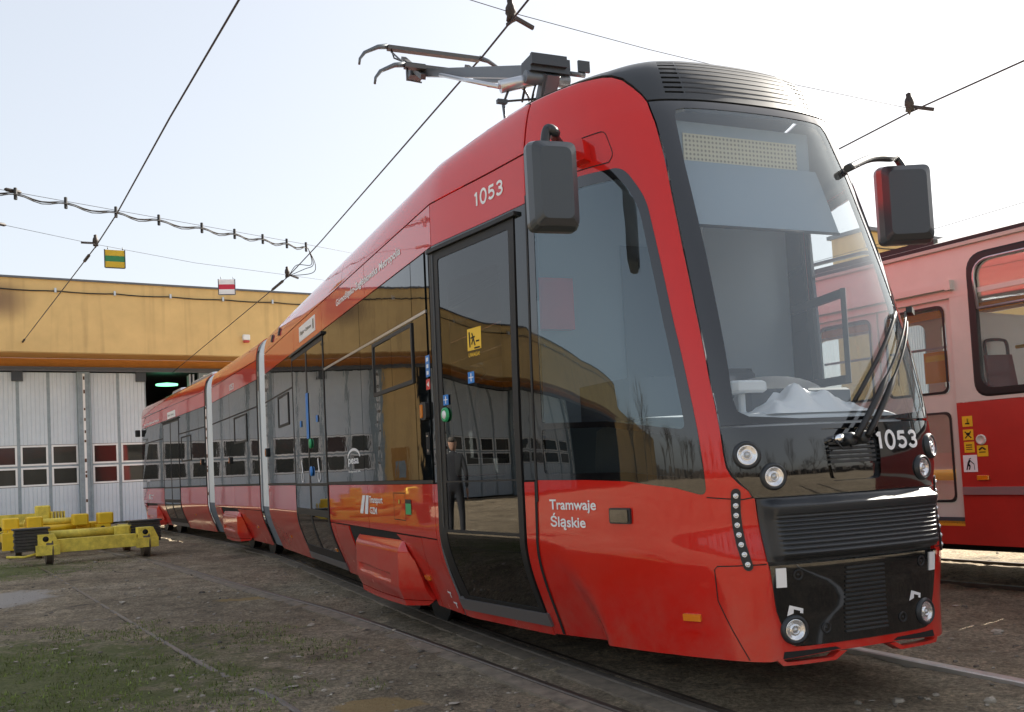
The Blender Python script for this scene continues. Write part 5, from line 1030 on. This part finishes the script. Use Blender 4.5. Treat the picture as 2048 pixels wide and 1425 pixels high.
po = MB().box(.2, .42, -.07, -.06, 1.72, 1.98).obj('notice', 'orange', old); MB().box(.22, .4, -.058, -.056, 1.9, 1.95).obj('notice_print', 'yellow_st', po)
MB().box(.2, .52, -.35, -.3, .6, 2.1).obj('door_partition', 'pole', old) if False else None
def osticker(x0, x1, z0, z1, m_, pict=None):
    s_ = MB().cham(x0, x1, .0045, .0075, z0, z1, .001).obj('notice_sticker', m_, old)
    if pict:
        mb = MB(); cx, cz, k = (x0 + x1) / 2, (z0 + z1) / 2, (x1 - x0)
        for (a, b, c, d, t) in pict: mb.bar((cx - a * k, .009, cz + b * k), (cx - c * k, .009, cz + d * k), .001, t * k, (0, 0, 1))
        mb.obj('pictogram', 'black', s_, FO)
osticker(-.018, .07, 1.335, 1.42, 'yellow_st', [(0, -.25, 0, .25, .3), (-.2, -.2, .2, -.2, .12)])
osticker(-.018, .07, 1.225, 1.312, 'yellow_st', [(-.3, .3, .3, -.3, .1), (.3, .3, -.3, -.3, .1), (-.2, .1, .2, .1, .2)])
osticker(-.02, .068, 1.125, 1.212, 'yellow_st', [(-.3, .2, .3, .2, .08), (-.3, 0, .3, 0, .06), (-.3, -.2, .3, -.2, .06)])
osticker(-.132, -.04, 1.09, 1.178, 'yellow_st', [(-.3, .1, 0, .3, .14), (.3, .1, 0, .3, .14), (-.3, -.1, .3, -.1, .07)])
osticker(-.034, .086, .968, 1.105, 'white', [(0, .35, .02, .3, .16), (.0, .25, -.14, .0, .14), (-.14, 0, -.02, -.2, .12), (-.02, -.2, -.1, -.42, .08), (-.14, 0, -.2, -.22, .1), (-.2, -.22, -.26, -.42, .08), (.05, .15, .28, -.05, .05), (.28, -.05, .3, -.42, .03)])
MB().cham(-.126, -.026, .004, .02, .902, .94, .004).obj('side_marker', 'amber', old)
MB().lathe([(.042, .0), (.04, .012), (.03, .014), (.026, .006), (0, .008)], Matrix.Translation((-.082, .006, 1.225)) @ Matrix.Rotation(R(-90), 4, 'X'), 20).obj('door_button', 'cream', old)
MB().box(XR, XL, -2.0, -.3, .3, .5).obj('underframe', 'black', old)
for X in (-3.5, -1.7, 8, 9.8):
    for y in (-.4, -1.85): MB().lathe([(0, -.06), (.33, -.06), (.33, .06), (0, .06)], Matrix.Translation((X, y, .34)) @ Matrix.Rotation(R(90), 4, 'X'), 20, False).obj('wheel', 'steel', old)
# doors of the annex seen through the old tram
for k in range(12):
    m_ = g2 @ Matrix.Translation((1.5 + k * .92, -.07, 0)); o = meshobj('folding_leaf', me_up, bl, m_); meshobj('lower_panel', me_lo, o, m_); meshobj('stile', me_st, o, m_); meshobj('window_frame', me_f1, o, m_); meshobj('pane', me_p1, o, m_)
# ================================================================== YELLOW WORKSHOP TROLLEYS
FD = Matrix(((.852, -.523, 0, -7.01), (.523, .852, 0, 15.75), (0, 0, 1, 0), (0, 0, 0, 1)))   # X along axle to the right, Y away
def wheel(mb, x, y, r=.16, w_=.09): mb.lathe([(0, -w_ / 2), (r * .6, -w_ / 2), (r, -w_ * .4), (r, w_ * .3), (r * 1.12, w_ * .4), (r * 1.12, w_ / 2), (0, w_ / 2)], Matrix.Translation((x, y, r)) @ Matrix.Rotation(R(90), 4, 'Y'), 22, False); return mb
def trolley(mw, label, paint, paint2, stacks=True, tall=False, L=1.9):
    mw = mw @ Matrix.Translation((0, 0, .03)); o = empty('bogie_trolley', mw, label, 'workshop trolley', 'yellow workshop trolleys by the hall')
    for y0 in (0., L):
        MB().box(-.62, .6, y0 - .08, y0 - .06, .15, .36).box(-.62, .6, y0 - .06, y0 + .1, .345, .36).box(-.62, .6, y0 - .06, y0 + .1, .15, .165).obj('cross_beam', paint, o)
        for s in (-1, 1):
            eb = MB().prism([(-.14, .12), (.14, .12), (.17, .28), (.17, .3), (.1, .46), (-.14, .46)], y0 - .15, y0 + .12, Matrix.Translation((s * .76, 0, 0))).obj('end_box', paint, o)
            MB().box(s * .76 - .18, s * .76 + .17, y0 - .22, y0 - .152, .13, .29).obj('cover_plate', paint2, eb)
            MB().lathe([(.045, 0), (.045, .004), (0, .004)], Matrix.Translation((s * .76 - .03, y0 - .151, .385)) @ Matrix.Rotation(R(90), 4, 'X'), 16).obj('hole', 'black', eb)
            wheel(MB(), s * .74, y0 - .02, .2, .11).obj('wheel', 'rust' if y0 else 'railm', o, mw @ Matrix.Translation((0, 0, -.03)))
            MB().box(s * .76 - .03, s * .76 + .03, y0 - .17, y0 - .15, .1, .13).obj('bracket', paint, eb)
    for s in (-1, 1): MB().box(s * .92 - .05, s * .92 + .05, .12, L - .12, .2, .32).obj('side_beam', paint, o)
    MB().tube([(-.72, .35, .42), (.3, .35, .42)], .075, 14).obj('cylinder', paint, o); MB().cham(.3, .55, .22, .48, .33, .5, .02).obj('cylinder_head', paint2, o); MB().cham(.55, .95, .3, .75, .32, .5, .03).obj('gear_box', paint, o)
    if stacks:
        for x, y in ((-.98, .0), (.82, .32)):
            b = MB().box(x - .24, x + .24, y - .03, y + .3, .2, .24).obj('spring_stack', 'lam', o)
            for k in range(6): MB().box(x - .25 + .01 * (k % 2), x + .25 - .01 * (k % 2), y - .04, y + .31, .245 + k * .05, .288 + k * .05).obj('lamination', 'lam', b)
            MB().box(x - .27, x + .27, y - .06, y + .33, .545, .57).obj('cap_plate', 'steel', b)
        MB().tube([(-1.35, -.05, .14), (-1.1, -.1, .12), (-.92, -.1, .16)], .02, 6).obj('tow_rod', paint, o)
    return o
trolley(FD, 'faded yellow trolley in front with black laminated spring stacks at both ends', 'ypale', 'ypale')
o2_ = trolley(FD @ Matrix.Translation((-.25, 3.0, 0)), 'bright yellow trolley in the middle with tall square end boxes', 'yel', 'yel', False, L=1.5)
for x in (-.85, -.45, .35, .8): MB().cham(x - .14, x + .14, -.1, .25, .46, .68, .03).obj('motor_box', 'yel', o2_)
for x in (-.9, -.55): MB().prism([(-.12, .1), (.12, .1), (.14, .3), (.08, .42), (-.12, .42)], -.5, -.25, Matrix.Translation((x, 0, 0))).obj('buffer_box', 'yel', o2_)
MB().tube([(-.6, .45, .55), (.4, .45, .55)], .07, 12).obj('cylinder', 'ypale', o2_)
o3_ = trolley(FD @ Matrix.Translation((-.35, 6.0, 0)), 'faded yellow trolley at the back with a high cross girder and rusty wheels', 'ypale', 'ypale', False, L=1.6)
MB().box(-1.35, .05, -.06, .1, .5, .68).obj('high_girder', 'ypale', o3_); MB().cham(-.1, .2, -.12, .16, .4, .84, .04).obj('girder_head', 'ypale', o3_); MB().cham(-1.5, -1.2, -.12, .16, .4, .78, .04).obj('girder_head', 'ypale', o3_)
for x, y in ((-1.25, -.9), (-1.08, -.9), (.55, .6), (.3, -.2)): wheel(MB(), x, y, .24, .12).obj('rusty_wheel', 'rust', o3_)
for k in range(5): MB().box(.2 + k * .06, .225 + k * .06, -.3, .0, .3, .7).obj('coil_plate', 'ypale', o3_)
# ================================================================== LOOSE GROUND COVER
def rocks():
    rnd = random.Random(11); V, F_ = [], []
    ico = [(-.53, 0, .85), (.53, 0, .85), (-.53, 0, -.85), (.53, 0, -.85), (0, .85, .53), (0, .85, -.53), (0, -.85, .53), (0, -.85, -.53), (.85, .53, 0), (-.85, .53, 0), (.85, -.53, 0), (-.85, -.53, 0)]
    fc = [(0, 4, 1), (0, 9, 4), (9, 5, 4), (4, 5, 8), (4, 8, 1), (8, 10, 1), (8, 3, 10), (5, 3, 8), (5, 2, 3), (2, 7, 3), (7, 10, 3), (7, 6, 10), (7, 11, 6), (11, 0, 6), (0, 1, 6), (6, 1, 10), (9, 0, 11), (9, 11, 2), (9, 2, 5), (7, 2, 11)]
    for i in range(9500):
        d = 2.8 + 13 * rnd.random() ** 1.6; a = rnd.uniform(-.62, .6); x, y = d * math.tan(a), d
        q = F1.inverted() @ Vector((x, y, 0))
        if .2 < q.x < 10.5 and abs(q.y) < .9: continue
        s = .0035 + .013 * rnd.random() ** 4 + (.022 * rnd.random() if rnd.random() < .06 else 0); z = gheight(x, y); o = len(V); rz = rnd.random() * 6.3; c, n_ = math.cos(rz), math.sin(rz); f = rnd.uniform(.4, .8) if rnd.random() < .75 else .12
        for p in ico:
            k = s * rnd.uniform(.75, 1.25); V.append((x + (p[0] * c - p[1] * n_) * k * 1.3, y + (p[0] * n_ + p[1] * c) * k, z + p[2] * k * f + s * .2))
        F_ += [tuple(o + j for j in t) for t in fc]
    me = bpy.data.meshes.new('gravel'); me.from_pydata(V, [], F_)
    m_ = mat('gravel_stone', (.24, .21, .17), .9, var=.5, vscale=6); me.materials.append(m_); tag(link(bpy.data.objects.new('gravel', me)), 'small loose stones scattered over the dirt yard', kind='stuff')
rocks()
def moss():
    rnd = random.Random(5); V, F_ = [], []
    for i in range(46000):
        a, d = rnd.random() * 6.28, rnd.random() ** .6; x, y = (-3.7 + 2.9 * d * math.cos(a), 5.6 + 2.9 * d * math.sin(a)) if rnd.random() < .8 else (-9 + 3.2 * d * math.cos(a), 14.3 + 2.4 * d * math.sin(a))
        if noise.noise(Vector((x * 1.6, y * 1.6, 3))) + .35 * noise.noise(Vector((x * 6, y * 6, 1))) + .25 * (1 - d) < .02: continue
        z = gheight(x, y); h = .007 + .03 * rnd.random() ** 3; r = rnd.random() * 6.28; w_ = .0045; lx, ly = rnd.uniform(-.5, .5) * h, rnd.uniform(-.5, .5) * h; o = len(V)
        V += [(x - w_ * math.cos(r), y - w_ * math.sin(r), z), (x + w_ * math.cos(r), y + w_ * math.sin(r), z), (x + lx, y + ly, z + h)]; F_.append((o, o + 1, o + 2))
    me = bpy.data.meshes.new('moss'); me.from_pydata(V, [], F_); m_ = mat('moss_green', (.15, .19, .045), .9, var=.5, vscale=2.5); me.materials.append(m_); tag(link(bpy.data.objects.new('moss', me)), 'low green moss and short grass at lower left', kind='stuff')
moss()

MB().box(1.8, 10, -1.02, -1.0, .36, 1.1).obj('side_lining', 'interior', tram)
# crumpled white cover on the dashboard
def per_island(m, lo, hi):
    t = m.node_tree; b = t.nodes['Principled BSDF']; src = b.inputs['Base Color'].links[0].from_socket; g = t.nodes.new('ShaderNodeNewGeometry'); r = t.nodes.new('ShaderNodeMapRange')
    r.inputs[3].default_value = lo; r.inputs[4].default_value = hi; t.links.new(g.outputs['Random Per Island'], r.inputs[0]); v = t.nodes.new('ShaderNodeVectorMath'); v.operation = 'SCALE'; t.links.new(src, v.inputs[0]); t.links.new(r.outputs[0], v.inputs['Scale']); t.links.new(v.outputs[0], b.inputs['Base Color'])
for m_ in bpy.data.materials:
    if m_.name == 'gravel_stone': per_island(m_, .3, 1.7)
    if m_.name == 'moss_green': per_island(m_, .45, 1.6)
def drape():
    V, F_ = [], []; n, k = 26, 40
    for i in range(n):
        for j in range(k):
            X = .12 + .5 * i / (n - 1); y = -.30 + .62 * j / (k - 1); e = min(i, n - 1 - i, j, k - 1 - j) / 5; e = min(1, e)
            h = abs(noise.noise(Vector((X * 7, y * 6, 2)))) * .11 + abs(noise.noise(Vector((X * 19, y * 17, 5)))) * .05 + .05 * math.exp(-((y - .05) / .2) ** 2)
            V.append((X, y, 1.405 - .02 * (1 - e) + h * e))
    F_ = [(i * k + j, (i + 1) * k + j, (i + 1) * k + j + 1, i * k + j + 1) for i in range(n - 1) for j in range(k - 1)]
    MB().add(V, F_, True).obj('plastic_cover', 'white', tram)
drape()
for X in (9.35, 8.75): patch('lifting_eye', S1, rect(U(X) - .03, U(X) + .03, 3.03, 3.12), 'steel', tram, off=.02, depth=.02)
MB().cham(8.36, 8.46, 1.18, 1.3, 2.5, 2.68, .02).obj('rear_camera', 'rubber', tram, F3)
# fire box inside the cab
MB().box(1.44, 1.495, .66, .9, 1.98, 2.28).obj('red_cabinet', 'old_red_box' if 'old_red_box' in M else 'red_st', tram)
# ================================================================== BARE TREES BEHIND THE YARD (seen mirrored in glass and paint)
def tree_line():
    rnd = random.Random(21); V, F_ = [], []
    def limb(a, b, r0, r1):
        o = len(V); d = (b - a).normalized(); s_ = d.orthogonal().normalized(); t = d.cross(s_)
        for p, r in ((a, r0), (b, r1)):
            for k in range(3): q = k * 2.094; V.append(tuple(p + (s_ * math.cos(q) + t * math.sin(q)) * r))
        F_.extend([(o + k, o + (k + 1) % 3, o + 3 + (k + 1) % 3, o + 3 + k) for k in range(3)])
    def grow(a, d, L_, r, lv):
        b = a + d * L_; limb(a, b, r, r * .6)
        if lv == 0: return
        for k in range(4 if lv > 1 else 5):
            e = (d + Vector((rnd.uniform(-1, 1), rnd.uniform(-1, 1), rnd.uniform(-.3, .8))) * .75).normalized(); grow(a.lerp(b, rnd.uniform(.45, 1)), e, L_ * rnd.uniform(.5, .8), r * .5, lv - 1)
    for i in range(46):
        az = R(-68 - i * 4.4 + rnd.uniform(-2, 2)); d = rnd.uniform(46, 64); grow(Vector((math.sin(az) * d, math.cos(az) * d, 0)), Vector((rnd.uniform(-.1, .1), rnd.uniform(-.1, .1), 1)), rnd.uniform(3.2, 5.6), rnd.uniform(.16, .28), 4 if i % 3 else 3)
    for i in range(170):
        az = R(-70 - i * 1.2); d = rnd.uniform(62, 75); h = rnd.uniform(1.6, 3.6); c = Vector((math.sin(az) * d, math.cos(az) * d, 0)); o = len(V)
        for k in range(6): q = k * 1.047; V.append((c.x + 1.8 * math.cos(q), c.y + 1.8 * math.sin(q), 0)); V.append((c.x + 1.3 * math.cos(q), c.y + 1.3 * math.sin(q), h * rnd.uniform(.7, 1)))
        F_.extend([(o + 2 * k, o + (2 * k + 2) % 12, o + (2 * k + 3) % 12, o + 2 * k + 1) for k in range(6)] + [tuple(o + 2 * k + 1 for k in range(6))])
    me = bpy.data.meshes.new('tree_line'); me.from_pydata(V, [], F_); me.materials.append(mat('bare_bark', (.06, .05, .04), .9)); tag(link(bpy.data.objects.new('tree_line', me)), 'line of bare trees and bushes far behind the yard', kind='stuff')
tree_line()
# ================================================================== MAN IN A SUIT (mirrored in the front door glass)
def person():
    mw = Matrix.Translation((-8.98, 10.6, -.005)) @ Matrix.Rotation(R(250), 4, 'Z')      # local -Y is his front
    P_ = {'pelvis': (0, 0, .93, .135), 'belly': (0, .0, 1.08, .135), 'chest': (0, .01, 1.32, .15), 'neck0': (0, .02, 1.47, .075), 'neck': (0, .01, 1.53, .055)}
    E_ = [('pelvis', 'belly'), ('belly', 'chest'), ('chest', 'neck0'), ('neck0', 'neck')]
    for s, n in ((-1, 'l'), (1, 'r')):
        P_.update({n + 'sh': (s * .17, .01, 1.41, .075), n + 'el': (s * .25, .05, 1.13, .05), n + 'wr': (s * .24, -.03, .89, .036), n + 'hip': (s * .09, 0, .88, .1), n + 'kn': (s * .11, -.01 + .03 * s, .5, .066), n + 'an': (s * .12, .03 + .04 * s, .1, .05), n + 'to': (s * .14, -.12 + .04 * s, .045, .04)})
        E_ += [('chest', n + 'sh'), (n + 'sh', n + 'el'), (n + 'el', n + 'wr'), ('pelvis', n + 'hip'), (n + 'hip', n + 'kn'), (n + 'kn', n + 'an'), (n + 'an', n + 'to')]
    def skin(name, P_, E_, m_, parent, lv=2):
        ks = list(P_); me = bpy.data.meshes.new(name); me.from_pydata([P_[k][:3] for k in ks], [(ks.index(a), ks.index(b)) for a, b in E_], [])
        o = bpy.data.objects.new(name, me); COL.objects.link(o); mo = o.modifiers.new('skin', 'SKIN'); sv = me.skin_vertices[0].data
        for i, k in enumerate(ks): sv[i].radius = (P_[k][3], P_[k][3] * (P_[k][4] if len(P_[k]) > 4 else 1)); sv[i].use_root = i == 0
        sb = o.modifiers.new('sub', 'SUBSURF'); sb.levels = lv; sb.render_levels = lv
        me2 = bpy.data.meshes.new_from_object(o.evaluated_get(bpy.context.evaluated_depsgraph_get())); bpy.data.objects.remove(o); me2.materials.clear(); me2.materials.append(M[m_]); me2.polygons.foreach_set('use_smooth', [True] * len(me2.polygons)); me2.name = name
        return link(bpy.data.objects.new(name, me2), parent, mw)
    M['suit'] = mat('dark_suit', (.025, .028, .036), .8); M['skin'] = mat('skin', (.5, .3, .22), .55); M['hair'] = mat('grey_hair', (.1, .09, .08), .7)
    o = skin('person', P_, E_, 'suit', None); tag(o, 'man in a dark suit with his back turned, mirrored in the front door glass', 'person')
    skin('head', {'a': (0, .012, 1.5, .052), 'b': (0, .0, 1.6, .07, 1.0), 'c': (0, .005, 1.69, .088, 1.05), 'd': (0, .01, 1.76, .06), 'n': (0, -.09, 1.645, .014)}, [('a', 'b'), ('b', 'c'), ('c', 'd'), ('b', 'n')], 'skin', o)
    skin('hair', {'a': (0, .05, 1.65, .06), 'b': (0, .03, 1.71, .084), 'c': (0, .0, 1.765, .06)}, [('a', 'b'), ('b', 'c')], 'hair', o)
    MB().tube([(.0, .05, 1.5), (.05, .03, 1.505), (.06, -.03, 1.49), (0, -.06, 1.47), (-.06, -.03, 1.49), (-.05, .03, 1.505), (0, .05, 1.5)], .013, 6).obj('collar', 'white', o, mw)
    for s in (-1, 1):
        Q = {'w': (s * .24, -.03, .89, .026), 'p': (s * .235, -.045, .81, .03)}; EE = [('w', 'p')]
        for k, (dx, L_) in enumerate(((-.024, .075), (-.008, .088), (.009, .082), (.024, .065))): Q['k%d' % k] = (s * .235 + .006, -.05 + dx, .765, .0095); Q['f%d' % k] = (s * .228, -.05 + dx * 1.1, .765 - L_ * .8, .008); EE += [('p', 'k%d' % k), ('k%d' % k, 'f%d' % k)]
        Q['t0'] = (s * .225, -.085, .815, .011); Q['t1'] = (s * .215, -.1, .775, .009); EE += [('p', 't0'), ('t0', 't1')]; skin('hand', Q, EE, 'skin', o, 1)
person()
